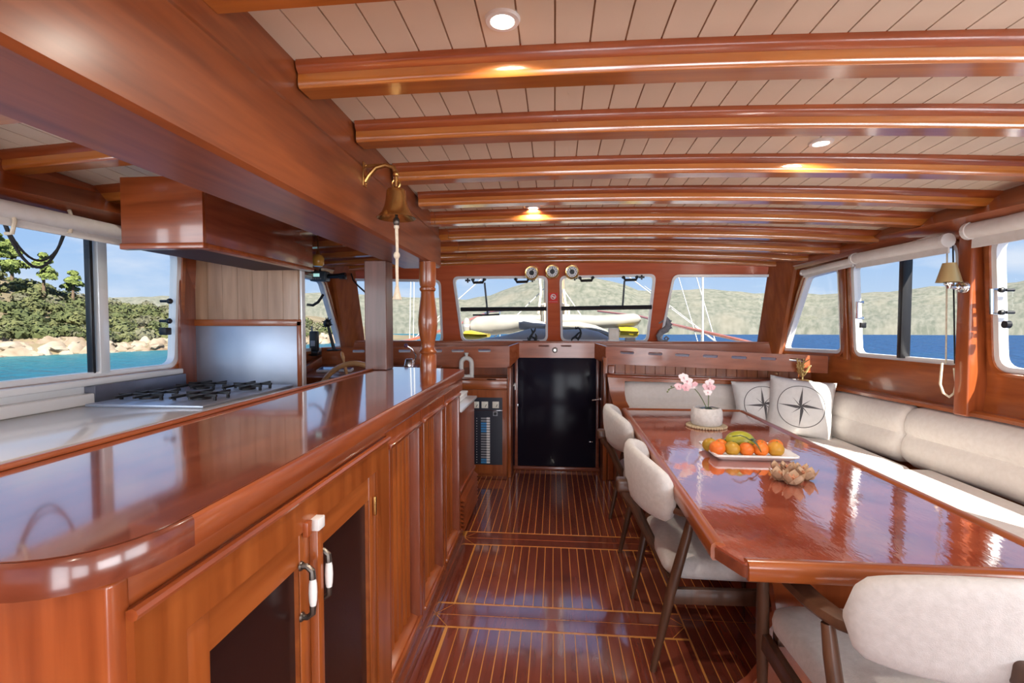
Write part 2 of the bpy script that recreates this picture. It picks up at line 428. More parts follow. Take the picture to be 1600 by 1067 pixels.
# ---- raked windscreen wall (u = x, v = z)
fmap = lambda u,v,d: Vector((u, yfront(v)+d, v))
def fx(px, py):                                          # pixel -> (x,z) on the windscreen plane
    d = ray(px,py); t = (4.90+.357*(1.2-H))/(d[1]+.357*d[2]); p = Vector((0,0,H))+d*t; return (p.x,p.z)
FW = [[fx(548,545),fx(692,535),fx(688,438),fx(536,436)],
      [fx(722,533),fx(855,533),fx(855,432),fx(708,433)],
      [fx(877,533),fx(1012,534),fx(1024,429),fx(875,432)],
      [fx(1030,538),fx(1185,546),fx(1214,430),fx(1052,430)]]
zf = lambda x: zceil(x,4.66)+.02
foutl = [(-2.17,.0),(2.17,.0),(2.16,1.2),(2.05,zf(2.05)),(1,zf(1)),(0,zf(0)),(-1,zf(-1)),(-2.05,zf(-2.05)),(-2.16,1.2)]
obj('wall_front', plate(foutl, [rpoly(offset(w,.004),.06) for w in FW], 0, .045, fmap), wood('windscreen_mahogany',(.44,.080,.028),(.54,.118,.042),'x'), kind='structure')
fw = []
for i, w in enumerate(FW):
    e = empty('window_%d' % (9+i), fmap(sum(p[0] for p in w)/4, min(p[1] for p in w), 0), kind='structure')
    o2 = rpoly(offset(w,.006),.062); o4 = rpoly(offset(w,-.016),.048)
    obj('window_frame', plate(o2,[o4],-.014,.03,fmap), alu, e)
    obj('pane', plate(rpoly(offset(w,-.01),.055),[],.010,.016,fmap), glass, e, smooth=0)
    fw.append(e)
# black safety bars, grab handles and latches on the two middle windows
def front_pt(px, py, d=-.03): x, z = fx(px,py); return fmap(x,z,d)
for w, (a,c) in ((fw[1],((721,483.5),(854,482.5))),(fw[2],((877,482),(1017,480)))):
    k = MB(); k.tube([front_pt(*a), front_pt(*c)], .021, 10); obj('safety_bar', k, black, w)
for w, x0, x1, y0 in ((fw[1],739,757,437),(fw[1],806,826,436),(fw[2],906,926,434),(fw[2],974,995,433)):
    k = MB(); P = [front_pt(x0,y0,-.005),front_pt(x0,y0,-.028),front_pt(x0+2,y0+5,-.032),front_pt(x1-2,y0+4.5,-.032),front_pt(x1,y0-.5,-.028),front_pt(x1,y0-.5,-.005)]
    k.tube(P, .013, 8); k.ball(P[0],.018); k.ball(P[-1],.018); obj('grab_handle', k, black, w)
for w, px, py in ((fw[1],731.5,438.5),(fw[1],832,437.5),(fw[2],898,435),(fw[2],1002,433.5)):
    k = MB(); p = front_pt(px,py,-.02)
    k.lathe([(0,0),(.012,.002),(.012,.018),(0,.02)], 10, tuple(p-Vector((0,.01,0))), 'y'); k.box(p-Vector((.026,.006,.009)), p+Vector((.026,.004,.009)),.003); k.box(p-Vector((.008,.006,.022)), p+Vector((.008,.004,.022)),.003)
    obj('latch', k, black, w)
# side-window latches and grab handles
def side_pt(px, py, s=1, d=-.02):
    p = PX(px,py,x=s*2.3)
    for _ in range(6): p = PX(px,py,x=s*(XW(p.y,p.z)+d))
    return p
def knob(w, p, s, r=.016, l=.05):
    k = MB(); k.tube([p+Vector((s*.03,0,0)), p-Vector((s*(l-.02),0,0))], .008, 8); q = p-Vector((s*l,0,0))
    k.lathe([(0,-.012),(r*.8,-.011),(r,-.004),(r,.006),(r*.7,.012),(0,.013)], 14, tuple(q), 'x'); obj('knob', k, black, w)
for (px,py) in ((258,470.5),(257,501.5)): knob(lw[0], side_pt(px,py,-1,0), -1, .017, .03)
k = MB(); p = side_pt(257,517.5,-1,-.03); k.box(p-Vector((.02,.022,.022)), p+Vector((.03,.022,.022)),.006); obj('latch', k, black, lw[0])
for (px,py) in ((1575,453),(1575,488)): knob(rw[2], side_pt(px,py,1,0), 1, .014, .03)
k = MB(); p = side_pt(1573,507,1,-.02); k.lathe([(0,-.012),(.02,-.012),(.02,.012),(0,.012)],14,tuple(p),'x'); obj('latch', k, black, rw[2])
for w, pts in ((rw[2],((1562,452),(1562,490))),):
    a, c = side_pt(*pts[0],1,0), side_pt(*pts[1],1,0); k = MB()
    k.tube([a, a+Vector((-.04,0,0)), c+Vector((-.04,0,0)), c], .010, 8); obj('grab_handle', k, chrome, w)
a, c = side_pt(1349,472,1,0), side_pt(1349,497,1,0); k = MB()
k.tube([a, a+Vector((-.045,0,0)), c+Vector((-.045,0,0)), c], .010, 8); obj('grab_handle', k, chrome, rw[1])
k = MB(); p = side_pt(1348,508,1,-.02); k.box(p-Vector((.02,.012,.02)), p+Vector((.02,.012,.02)),.005); obj('latch', k, black, rw[1])
# sliding-sash bars
k = MB(); p = side_pt(1411,500,1,.0); k.box((XW(p.y)-.04,p.y-.022,1.17),(XW(p.y)+.02,p.y+.018,1.86),.004); obj('sash_bar', k, black, rw[1])
k = MB(); p = side_pt(160,480,-1,0); k.box((-XW(p.y)-.02,p.y-.028,1.135),(-XW(p.y)+.03,p.y+.028,1.86),.005); obj('sash_bar', k, alu, lw[0])
k = MB(); p2 = side_pt(145,480,-1,0); k.box((-XW(p.y)-.015,p2.y-.008,1.135),(-XW(p.y)+.02,p2.y+.010,1.86),.003); obj('sash_seal', k, black, lw[0])

# ---- aft bulkhead behind the camera: doorway and glazing
amap = lambda u,v,d: Vector((u, YA-d, v))
zt2 = 2.17
obj('wall_aft', plate([(-2.5,0),(2.5,0),(2.5,zt2-.09),(0,zt2),(-2.5,zt2-.09)], [[(-.3,.06),(.7,.06),(.7,1.95),(-.3,1.95)], rpoly([(-2.1,.95),(-.5,.95),(-.5,1.9),(-2.1,1.9)],.06), rpoly([(.9,.95),(2.1,.95),(2.1,1.9),(.9,1.9)],.06)], 0,.05, amap), wx, kind='structure')

# ---- right-hand window posts with their mouldings
k = MB(); k.hexa([(2.28,2.89,.88),(2.40,2.89,.88),(2.40,2.975,.88),(2.272,2.975,.88),(2.28,2.89,1.96),(2.36,2.89,1.96),(2.35,2.975,1.96),(2.272,2.975,1.96)], .01, 3)
obj('trim_4', k, wz, kind='structure')
k = MB(); y0 = 3.895; y1 = 3.945
k.hexa([(XW(y0,1.15)-.03,y0,1.12),(XW(y0,1.15)+.02,y0,1.12),(XW(y1,1.15)+.02,y1,1.12),(XW(y1,1.15)-.03,y1,1.12),(XW(y0,1.86)-.03,y0,1.90),(XW(y0,1.86)+.02,y0,1.90),(XW(y1,1.86)+.02,y1,1.90),(XW(y1,1.86)-.03,y1,1.90)], .008, 2)
obj('trim_5', k, gz, kind='structure')
# corner posts between windscreen and sides
for s, nm in ((1,'trim_6'),(-1,'trim_7')):
    k = MB(); rr = []
    for z in (1.02,1.3,1.6,1.95):
        yy = yfront(z); x = XW(yy,z)
        rr.append([(s*(x+.03),yy+.05,z),(s*(x-.16),yy+.0,z),(s*(x-.15),yy-.02,z),(s*(x-.03),yy-.20,z),(s*(x-.005),yy-.21,z),(s*(x+.03),yy-.20,z)])
    k.loft(rr); obj(nm, k, gz, kind='structure', smooth=20)

# ---- galley bulkhead
YB = 3.0
k = MB(); xr = PX(473,560,y=YB).x
k.box((-2.34,YB,0),(xr,YB+.022,zceil(-2,YB)-.0)); gb = obj('wall_galley', k, panelwood, kind='structure')
# veneer boards proud of the bulkhead, steel splashback in its wooden frame
zj = PX(400,502,y=YB).z; zst = PX(400,511,y=YB).z; xl = PX(302,450,y=YB).x
nb = 7; bw = (xr-.02-xl)/nb
for i in range(nb):
    k = MB(); k.box((xl+i*bw+.0008,YB-.006,zj+.012),(xl+(i+1)*bw-.0008,YB,2.0)); obj('veneer_board', k, panelwood, gb)
k = MB(); k.box((xl,YB-.02,zj-.03),(xr,YB,zj+.012),.003); obj('top_batten', k, gx, gb)
k = MB(); k.box((xr-.028,YB-.02,.9),(xr,YB,zj+.0),.003); obj('side_batten', k, gz, gb)
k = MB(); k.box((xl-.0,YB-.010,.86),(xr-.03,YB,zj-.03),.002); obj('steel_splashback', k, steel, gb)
k = MB(); k.box((xr-.004,YB-.012,.86),(xr+.008,YB+.03,2.0),.002); obj('edge_strip', k, alu, gb)
k = MB(); k.box((-2.335,YB-.14,1.0),(xl-.006,YB,2.0),.006); obj('corner_post', k, dz_, gb)

# ---- skirting of the bar
# ---- lower front bulkhead around the companionway
YD = 4.62
k = MB(); k.box((-.41,YD,.0),(.46,YD+.03,1.10),.004); d1 = obj('door_1', k, darkglass, kind='structure')
for x0,x1 in ((-.375,-.345),(.395,.425)):
    k = MB(); k.box((x0,YD-.012,.03),(x1,YD,1.09),.003); obj('door_stile', k, dx, d1)
k = MB(); k.box((-.385,YD-.03,0),(.435,YD,.035),.006); obj('threshold', k, dx, d1)
p = PX(930,624,y=YD-.05); k = MB(); k.tube([p+Vector((.03,.04,0)),p+Vector((.03,0,0)),p+Vector((-.03,0,-.008))],.008,8); k.lathe([(0,-.004),(.018,-.004),(.018,.0),(0,.0)],12,tuple(p+Vector((.03,.045,0))),'y'); obj('door_handle', k, chrome, d1)
p = PX(923,690,y=YD-.012); k = MB(); k.box(p-Vector((.018,.01,.003)),p+Vector((.018,.0,.003)),.002); obj('door_latch', k, chrome, d1)
p = PX(809,633,y=YD-.012); k = MB(); k.box(p-Vector((.005,.01,.014)),p+Vector((.005,.0,.014)),.002); obj('door_hinge', k, chrome, d1)
# ================================================================== built-in furniture
# ---- front bulkhead panels beside the companionway
k = MB(); k.box((.432,4.37,0),(2.30,4.41,1.06)); fbh = obj('wall_saloon', k, wz, kind='structure')
k = MB(); k.box((.432,4.33,0),(.468,4.62,1.10),.006); obj('jamb', k, gz, fbh)
k = MB(); k.box((.475,4.345,0),(.535,4.37,1.03),.01,3); obj('stile', k, wz, fbh)
tg0, tgw = .540, .0865
me = None
for i in range(19):
    k = MB(); k.box((-tgw/2+.0015,-.012,0),(tgw/2-.0015,0,.12),.002)
    if me is None: me = k.mesh(); me.materials.append(gz); me.name = 'tongue_board'
    inst('tongue_and_groove_board', me, Matrix.Translation((tg0+(i+.5)*tgw,4.37,.93)), fbh)
k = MB(); k.box((-2.2,4.60,0),(-.386,4.64,1.0)); lbh = obj('wall_helm', k, wz, kind='structure')
k = MB(); k.box((-.42,4.34,0),(-.385,4.62,1.0),.006); obj('jamb', k, gz, lbh)

# ---- fiddle shelf under the windscreen: left, middle (recessed), right boards with oblong slots
shelfw = wood('shelf_mahogany', (.30,.072,.024), (.46,.130,.050), 'x', rough=.25)
fs = empty('windscreen_shelf', (0,4.6,1.0), label='long mahogany shelf rail with oblong slots under the windscreen', cat='shelf')
def slot(u, v, w, h): return rpoly([(u-w/2,v-h/2),(u+w/2,v-h/2),(u+w/2,v+h/2),(u-w/2,v+h/2)], h*.5, 5)
def path_map(P0, P1, z0, z1):                             # u in metres along P0->P1, v 0..1 scaled height
    P0, P1 = Vector(P0), Vector(P1); Ln = (P1-P0).length; d = (P1-P0).normalized(); n = Vector((-d.y,d.x))
    def f(u,v,e):
        q = P0+d*u+n*e; t = u/Ln
        return Vector((q.x,q.y,lerp(lerp(z0[0],z1[0],t), lerp(z0[1],z1[1],t), v)))
    return f, Ln
def slots_px(f, Ln, P0, P1, pxs, v, w, h, hz):
    res = []
    for px in pxs:
        d = ray(px, 550); a = Vector(P0); c = Vector(P1)-a
        # solve a + c*t on ray
        t = (a.x*d[1]-a.y*d[0])/(c.y*d[0]-c.x*d[1]); u = t*Ln
        pts = slot(0,0,w,h); res.append([(u+q[0], v+q[1]/hz) for q in pts])
    return res
def board(P0, P1, z0, z1, pxs, w=.118, h=.026, v=.62, th=.018):
    f, Ln = path_map(P0,P1,z0,z1)
    return obj('slotted_board', plate([(0,0),(Ln,0),(Ln,1),(0,1)], slots_px(f,Ln,P0,P1,pxs,v,w,h,z0[1]-z0[0]), 0, th, f), shelfw, fs)
board((-2.17,4.38),(-.41,4.465),(.99,1.172),(.99,1.189), (560,632,681,715,757), v=.80)
board((-.41,4.465),(-.33,4.585),(.99,1.189),(1.075,1.215), (), )
board((-.33,4.585),(.375,4.585),(1.075,1.215),(1.075,1.215), (849.5,884.5), w=.10, h=.016, v=.80)
board((.375,4.585),(.455,4.36),(1.075,1.215),(1.04,1.195), ())
board((.455,4.36),(2.205,4.128),(1.04,1.195),(.995,1.135), (980,1024,1066,1110,1155,1201,1246), v=.70)
k = MB(); k.box((-2.10,4.79,1.205),(2.10,4.875,1.225),.004); obj('ledge', k, shelfw, fs)
k = MB(); k.box((-2.10,4.79,1.06),(2.10,4.805,1.205)); obj('trough_back', k, shelfw, fs)
k = MB(); k.hexa([(-2.10,4.42,1.115),(-.42,4.50,1.13),(-.42,4.79,1.13),(-2.12,4.79,1.115),(-2.10,4.42,1.13),(-.42,4.50,1.142),(-.42,4.79,1.142),(-2.12,4.79,1.13)]); obj('left_trough_floor', k, white, fs)
k = MB(); k.hexa([(.46,4.385,1.115),(2.10,4.17,1.065),(2.10,4.79,1.065),(.46,4.79,1.115),(.46,4.385,1.130),(2.10,4.17,1.080),(2.10,4.79,1.080),(.46,4.79,1.130)]); obj('right_trough_floor', k, white, fs)
k = MB(); k.hexa([(-.415,4.40,1.13),(-.32,4.61,1.13),(.365,4.61,1.13),(.455,4.40,1.13),(-.415,4.40,1.145),(-.32,4.61,1.145),(.365,4.61,1.145),(.455,4.40,1.145)]) if False else k.box((-.33,4.61,1.15),(.375,4.79,1.165)); obj('middle_trough_floor', k, white, fs)
p = PX(867,547,y=4.583); k = MB(); k.lathe([(0,.0),(.022,.0),(.026,-.004),(.024,-.012),(.014,-.014),(0,-.010)],20,tuple(p),'y'); kk = obj('lock_escutcheon', k, bronze, fs)
k = MB(); k.lathe([(0,-.012),(.010,-.012),(.010,-.022),(0,-.022)],14,tuple(p),'y'); obj('lock_cylinder', k, chrome, kk)

# ---- switchboard cabinet left of the companionway
YC = 4.36
sc_ = empty('switchboard_cabinet', (-.62,4.48,0), label='golden mahogany cabinet with black electrical switch panel beside the dark door', cat='cabinet')
xr = -.422
k = MB(); k.box((-1.0,YC+.02,0),(xr,4.60,.90)); obj('body', k, gz, sc_)
k = MB(); k.box((-1.0,YC-.005,.80),(xr,YC+.02,.885),.004)
rail = obj('drawer_front', k, gx, sc_)
for px in (727,768):
    q = PX(px,592.5,y=YC-.006); k = MB(); k.box(q-Vector((.045,.006,.009)),q+Vector((.045,.004,.009)),.004); obj('finger_slot', k, dx, rail)
k = MB(); k.box((-1.0,YC-.012,.885),(xr,4.60,.905),.004); obj('top', k, gx, sc_)
pL, pR = PX(735,680,y=YC).x-.12, PX(785,680,y=YC).x; zT, zB = PX(760,621,y=YC).z, PX(760,726,y=YC).z
fr = plate([(pL-.05,.03),(xr,.03),(xr,.795),(pL-.05,.795)], [[(pL,zB),(pR,zB),(pR,zT),(pL,zT)]], 0, .02, lambda u,v,d: Vector((u,YC+d,v)))
obj('door_frame', fr, gz, sc_)
for q in (.25,.62):
    k = MB(); k.box((pR+.055,YC-.008,q),(pR+.063,YC,q+.05),.002); obj('hinge', k, brass, sc_)
panel = mat('switch_panel_black', (.018,.02,.035), .35)
k = MB(); k.box((pL,YC+.004,zB),(pR,YC+.018,zT)); pnl = obj('switch_panel', k, panel, sc_)
zs = PX(760,641,y=YC).z
k = MB(); k.box((pL,YC+.002,zs-.003),(pR,YC+.006,zs+.001)); obj('divider', k, chrome, pnl)
meter = mat('meter_face', (.82,.80,.70), .3)
for px in (743.5,757.5,774.5):
    q = PX(px,632.5,y=YC); k = MB(); k.box(q+Vector((-.030,-.003,-.030)),q+Vector((.030,.004,.030)),.003); g = obj('meter', k, meter, pnl)
    k = MB(); k.tube([q+Vector((.004,-.005,-.02)),q+Vector((.016,-.005,.006))],.0025,6); obj('needle', k, black, g)
tagw = mat('switch_white', (.8,.8,.8), .4); tagb = mat('switch_label_blue', (.05,.25,.55), .4); tagg = mat('switch_label_grey', (.30,.31,.34), .5)
mes = {}
def small(name, key, w, h, d, m, c, par):
    if key not in mes:
        k = MB(); k.box((-w/2,-d,-h/2),(w/2,0,h/2)); mes[key] = k.mesh(); mes[key].materials.append(m); mes[key].name = name
    return inst(name, mes[key], Matrix.Translation(c), par)
for i in range(18):
    py = lerp(653.5,722,i/17); q = PX(756,py,y=YC+.004); q2 = PX(763,py,y=YC+.004); q3 = PX(745,py,y=YC+.004)
    bl = i in (2,3,4,5,16,17)
    small('label_plate', 'b' if bl else 'g', .052, .018 if bl else .012, .003, tagb if bl else tagg, q, pnl)
    small('rocker_switch', 'w', .030, .017, .007, tagw, q2, pnl); small('indicator', 'i', .006, .006, .003, tagw, q3, pnl)
q = PX(774,646,y=YC+.004); small('rotary_switch','r',.042,.042,.010,tagg,q,pnl)
k = MB(); k.lathe([(0,0),(.014,0),(.012,-.012),(0,-.012)],14,tuple(q-Vector((0,.010,0))),'y'); obj('rotary_knob', k, black, pnl)

# ---- helm console beyond the bar
hc = empty('helm_console', (-1.55,4.25,0), label='wooden helm console with slanted desk behind the steering wheel', cat='console')
k = MB(); k.box((-2.12,4.02,0),(-1.02,4.27,.92)); obj('body', k, gz, hc)
k = MB(); k.hexa([(-2.14,3.86,.925),(-1.0,3.86,.925),(-1.0,4.27,1.005),(-2.14,4.27,1.005),(-2.14,3.86,.945),(-1.0,3.86,.945),(-1.0,4.27,1.025),(-2.14,4.27,1.025)],.005); obj('desk_top', k, gx, hc)
k = MB(); k.box((-2.14,3.845,.90),(-1.0,3.865,.955),.006); obj('desk_edge', k, gx, hc)
k = MB(); k.hexa([(-2.16,3.86,.93),(-2.11,3.86,.93),(-2.11,4.27,.95),(-2.16,4.27,.95),(-2.16,3.86,1.0),(-2.11,3.86,1.0),(-2.11,4.27,1.10),(-2.16,4.27,1.10)],.006); obj('side_cheek', k, wy, hc)
screen = mat('plotter_screen', (.05,.16,.42), .1, coat=1)
for px, py, w, h, nm, lb in ((511,571,.15,.10,'chart_plotter','blue-screened chart plotter lying on the helm desk'),(541,569.5,.11,.06,'instrument_display','small grey instrument display lying beside the chart plotter')):
    q = PX(px,py,y=4.06); q.z = .925+.02+(q.y-3.86)*.195+.002
    e = empty(nm, q, label=lb, cat='display')
    k = MB(); k.hexa([(q.x-w/2,q.y-h/2,q.z-h*.1),(q.x+w/2,q.y-h/2,q.z-h*.1),(q.x+w/2,q.y+h/2,q.z+h*.1),(q.x-w/2,q.y+h/2,q.z+h*.1),(q.x-w/2,q.y-h/2,q.z-h*.1+.022),(q.x+w/2,q.y-h/2,q.z-h*.1+.022),(q.x+w/2,q.y+h/2,q.z+h*.1+.022),(q.x-w/2,q.y+h/2,q.z+h*.1+.022)],.004); obj('housing', k, white, e)
    u = .40
    k = MB(); k.hexa([(q.x-w*u,q.y-h*u,q.z-h*.2*u+.021),(q.x+w*u,q.y-h*u,q.z-h*.2*u+.021),(q.x+w*u,q.y+h*u,q.z+h*.2*u+.021),(q.x-w*u,q.y+h*u,q.z+h*.2*u+.021),(q.x-w*u,q.y-h*u,q.z-h*.2*u+.0245),(q.x+w*u,q.y-h*u,q.z-h*.2*u+.0245),(q.x+w*u,q.y+h*u,q.z+h*.2*u+.0245),(q.x-w*u,q.y+h*u,q.z+h*.2*u+.0245)]); obj('screen', k, screen, e)
# steering wheel
wheelwood = wood('wheel_teak', (.50,.26,.11), (.66,.40,.19), 'x', rough=.35)
wc = PX(551,640,y=3.56); wc.z = .82; RW = .272
sw = empty('steering_wheel', wc, label='pale wooden spoked steering wheel behind the bar counter', cat='steering wheel')
k = MB(); k.tube([wc+Vector((RW*math.cos(a),.05*math.sin(a),RW*math.sin(a))) for a in [2*math.pi*i/40 for i in range(41)]], .021, 10, caps=False); obj('rim', k, wheelwood, sw)
k = MB(); k.lathe([(0,-.03),(.045,-.03),(.055,-.01),(.055,.04),(.03,.06),(.03,.30),(0,.30)],20,tuple(wc),'y'); obj('hub', k, brassy, sw)
for i in range(6):
    a = R(107+60*i); d = Vector((math.cos(a),.18*math.sin(a),math.sin(a)))
    k = MB(); k.tube([wc+d*t for t in (.04,.12,.16,.2,RW-.02)], [.016,.012,.017,.012,.014], 8); s_ = obj('spoke', k, wheelwood, sw)
    k = MB(); k.tube([wc+d*(RW+t) for t in (.01,.03,.06,.09,.105)], [.011,.009,.016,.014,.006], 8); obj('spoke_handle', k, wheelwood, s_)
# throttle
q = PX(640,566,y=4.17); dkz = lambda y: .945+(y-3.86)*.195
th = empty('throttle_control', (q.x,q.y,dkz(q.y)), label='chrome engine throttle with purple knob on the helm desk', cat='throttle')
k = MB(); k.hexa([(q.x+a,q.y+c,dkz(q.y+c)+.002+h_) for h_ in (0,.014) for a,c in ((-.07,-.07),(.07,-.07),(.07,.07),(-.07,.07))],.003); obj('mount', k, dx, th)
zb_ = dkz(q.y)+.010
k = MB(); k.hexa([(q.x-.045,q.y-.04,zb_),(q.x+.045,q.y-.04,zb_),(q.x+.045,q.y+.04,zb_),(q.x-.045,q.y+.04,zb_),(q.x-.032,q.y-.025,zb_+.075),(q.x+.032,q.y-.025,zb_+.075),(q.x+.032,q.y+.025,zb_+.075),(q.x-.032,q.y+.025,zb_+.075)],.01,3); obj('housing', k, chrome, th)
t0 = Vector((q.x+.04,q.y,zb_+.04)); t1 = PX(650,555,y=4.16); t2 = PX(644,545,y=4.15); t3 = PX(637,541,y=4.14)
k = MB(); k.tube([t0,t1,t2,t3],[.009,.008,.007,.006],8); obj('lever', k, chrome, th)
k = MB(); k.ball(PX(634.5,540,y=4.14),.019,14,10); obj('lever_knob', k, mat('purple_knob',(.16,.06,.12),.25), th)

# ---- galley: counter, side splash, steel panel, hob, hood
gc = empty('galley_counter', (-1.95,1.6,0), label='white galley worktop with raised back edge under the left window', cat='counter')
zg = PX(100,668,x=-1.9).z
xf = -1.62
k = MB(); k.box((-2.345,-1.2,0),(xf+.03,YB-.145,zg-.04)); obj('base', k, wy, gc)
k = MB(); k.box((-2.345,-1.2,zg-.04),(xf,YB-.012,zg),.006); obj('worktop', k, laminate, gc)
ysp = PX(149,620,x=-2.3).y
k = MB(); k.box((-2.385,-1.2,zg),(-2.30,ysp,zg+.055),.008,3); obj('upstand', k, laminate, gc)
k = MB(); k.box((-2.39,-1.2,zg+.055),(-2.36,ysp,1.10)); obj('back_panel', k, laminate, gc)
k = MB(); k.box((-2.378,-1.2,1.085),(-2.315,YB-.145,1.118),.008,3); obj('sill_nosing', k, laminate, gc)
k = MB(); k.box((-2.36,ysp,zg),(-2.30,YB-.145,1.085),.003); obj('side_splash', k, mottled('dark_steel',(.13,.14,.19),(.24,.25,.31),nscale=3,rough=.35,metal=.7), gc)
hob = empty('gas_hob', (-1.98,2.62,zg), label='black gas hob with pan supports in front of the steel splashback', cat='hob')
k = MB(); k.box((-2.27,2.16,zg),(-1.66,2.96,zg+.014),.004); obj('tray', k, steel, hob)
for (bx,by) in ((-2.11,2.36),(-1.82,2.36),(-2.11,2.74),(-1.82,2.74)):
    k = MB(); k.lathe([(0,0),(.045,0),(.045,.012),(.03,.02),(0,.02)],16,(bx,by,zg+.012)); obj('burner', k, black, hob)
    k = MB()
    for s in (-1,1): k.box((bx-.12,by+s*.05-.005,zg+.034),(bx+.12,by+s*.05+.005,zg+.046)); k.box((bx+s*.05-.005,by-.15,zg+.034),(bx+s*.05+.005,by+.15,zg+.046)); 
    for s in (-1,1):
        for t in (-1,1): k.box((bx+s*.11-.006,by+t*.05-.006,zg+.012),(bx+s*.11+.006,by+t*.05+.006,zg+.036))
    obj('pan_support', k, black, hob)
# hood (boxed wooden soffit over the hob)
hd = empty('range_hood', (-1.95,2.5,1.75), label='dark wooden box hood hanging over the galley hob', cat='hood')
ha = PX(193,382,x=-2.33); hb = PX(311,378,y=ha.y); 
y0h, xb = 2.02, None
pA = PX(311,384,y=y0h); pB = PX(190,386,y=y0h)
x0h, x1h, zh = max(pB.x,-2.37), pA.x, pA.z
zhb = lambda x,y: zbeam(x,y)-.002
k = MB(); k.box((x0h,y0h,zh+.012),(x0h+.02+(x1h-x0h),y0h+.02,zhb(x0h,y0h+.1)),.002); obj('front_panel', k, wx, hd)
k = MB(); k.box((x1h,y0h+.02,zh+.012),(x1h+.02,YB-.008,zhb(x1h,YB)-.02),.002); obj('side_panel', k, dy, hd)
k = MB(); k.box((x0h,y0h-.012,zh-.012),(x1h+.03,y0h+.03,zh+.014),.004); k.box((x1h-.02,y0h+.02,zh-.011),(x1h+.029,YB-.008,zh+.013),.004); obj('lower_moulding', k, wx, hd)
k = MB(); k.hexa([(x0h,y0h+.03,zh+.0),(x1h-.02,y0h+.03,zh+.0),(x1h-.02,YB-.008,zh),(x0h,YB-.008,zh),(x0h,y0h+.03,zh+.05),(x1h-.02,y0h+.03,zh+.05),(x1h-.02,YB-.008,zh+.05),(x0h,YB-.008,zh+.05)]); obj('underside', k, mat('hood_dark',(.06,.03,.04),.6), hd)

# ---- the bar: cabinet + worktop
XF = -.572
ZC = 1.11
yb = lambda px, py=800: PX(px,py,x=XF).y
bar = empty('bar_cabinet', (-.85,1.9,0), label='long mahogany bar cabinet with dark panelled doors and reeded panels', cat='cabinet')
YE = 3.0; Y0 = .57
k = MB(); k.box((-1.05,Y0+.03,.0),(XF-.062,YE,ZC-.046)); obj('body', k, wy, bar)
k = MB(); k.box((-1.05,Y0-.004,0),(XF+.002,Y0+.03,ZC-.046),.008,3); obj('end_panel', k, wz, bar)
ya, yc = yb(600), 0
p1 = [yb(605,760), yb(655,760)]; p2 = [yb(660,760), yb(691,760)]; p3 = [yb(695,760), yb(717,760)]
k = MB(); k.box((XF-.03,Y0+.02,.98),(XF-.001,YE,ZC-.046),.003); obj('top_rail', k, wy, bar)
k = MB(); k.box((XF-.03,Y0+.02,.0),(XF-.001,YE,.10),.003); obj('plinth', k, dy, bar)
k = MB(); k.box((XF-.006,Y0,.0),(XF+.012,YE,.055),.004); obj('skirting', k, dy, bar)
# door surround
s0, s1 = yb(195,1000), yb(601,760)
zd1 = PX(583,737,x=XF+.005).z; zfr = PX(595,690,x=XF+.012).z
d0, dm, d2 = yb(280,1030), yb(482,850), yb(583,760)
obj('door_surround', plate([(s0,.10),(s1,.10),(s1,zfr),(s0,zfr)], [[(d0,.13),(d2,.13),(d2,zd1),(d0,zd1)]], -.02, .014, lambda u,v,d: Vector((XF+d,u,v))), gz, bar)
k = MB(); k.tube([(XF+.014,s0-.003,zfr-.004),(XF+.014,s1+.002,zfr-.004)],.009,8); obj('surround_bead', k, wy, bar)
k = MB(); k.box((XF-.025,d0,.10),(XF-.015,d2,zd1)); obj('door_backing', k, cabglass, bar)
def bar_door(a, c, side):
    e = obj('door', plate([(a+.004,.134),(c-.004,.134),(c-.004,zd1-.005),(a+.004,zd1-.005)], [[(a+.055,.20),(c-.055,.20),(c-.055,zd1-.075),(a+.055,zd1-.075)]], -.014,.006, lambda u,v,d: Vector((XF+d,u,v))), gy, bar)
    for (ya_,yb_) in ((a+.004,a+.055),(c-.055,c-.004)):
        k = MB(); k.box((XF+.004,ya_,.134),(XF+.0085,yb_,zd1-.005),.001); obj('stile', k, gz, e)
    k = MB(); k.box((XF-.012,a+.05,.19),(XF-.006,c-.05,zd1-.07)); obj('dark_panel', k, cabglass, e, label='dark smoked door panel')
    return e
D1 = bar_door(d0, dm, 0); D2 = bar_door(dm, d2, 1)
k = MB(); k.box((XF+.008,dm-.014,.132),(XF+.030,dm+.014,zd1-.01),.004); obj('cover_strip', k, gz, D2)
k = MB(); k.box((XF+.008,dm-.016,zd1-.012),(XF+.034,dm+.016,zd1+.016),.003); obj('strip_cap', k, white, D2, label='white plastic cap')
k = MB(); k.box((XF+.012,dm-.05,zd1-.012),(XF+.026,dm-.028,zd1+.022),.003); obj('turn_button', k, wz, D1)
def pull(par, y, z):
    k = MB()
    for s in (1,-1): k.tube([(XF+.010,y,z+s*.058),(XF+.024,y,z+s*.058),(XF+.036,y,z+s*.048),(XF+.037,y,z+s*.03)],[.007,.0065,.007,.008],8); k.lathe([(0,0),(.011,0),(.009,.004),(0,.004)],10,(XF+.010,y,z+s*.058),'x')
    k.tube([(XF+.037,y,z-.05),(XF+.037,y,z+.05)],.004,8)
    h_ = obj('handle', k, bronze, par, label='dark bronze pull handle')
    k = MB(); k.lathe([(.006,-.034),(.0085,-.02),(.0095,0),(.0085,.02),(.006,.034)],14,(XF+.037,y,z)); obj('porcelain_grip', k, ceramic, h_)
q = PX(489,925,x=XF+.037); pull(D1, q.y, q.z)
q = PX(514,897,x=XF+.037); pull(D2, q.y, q.z)
k = MB(); q = PX(585,790,x=XF+.014); k.box((XF+.012,q.y-.006,q.z-.03),(XF+.02,q.y+.006,q.z+.03),.002); obj('hinge', k, brass, D2)
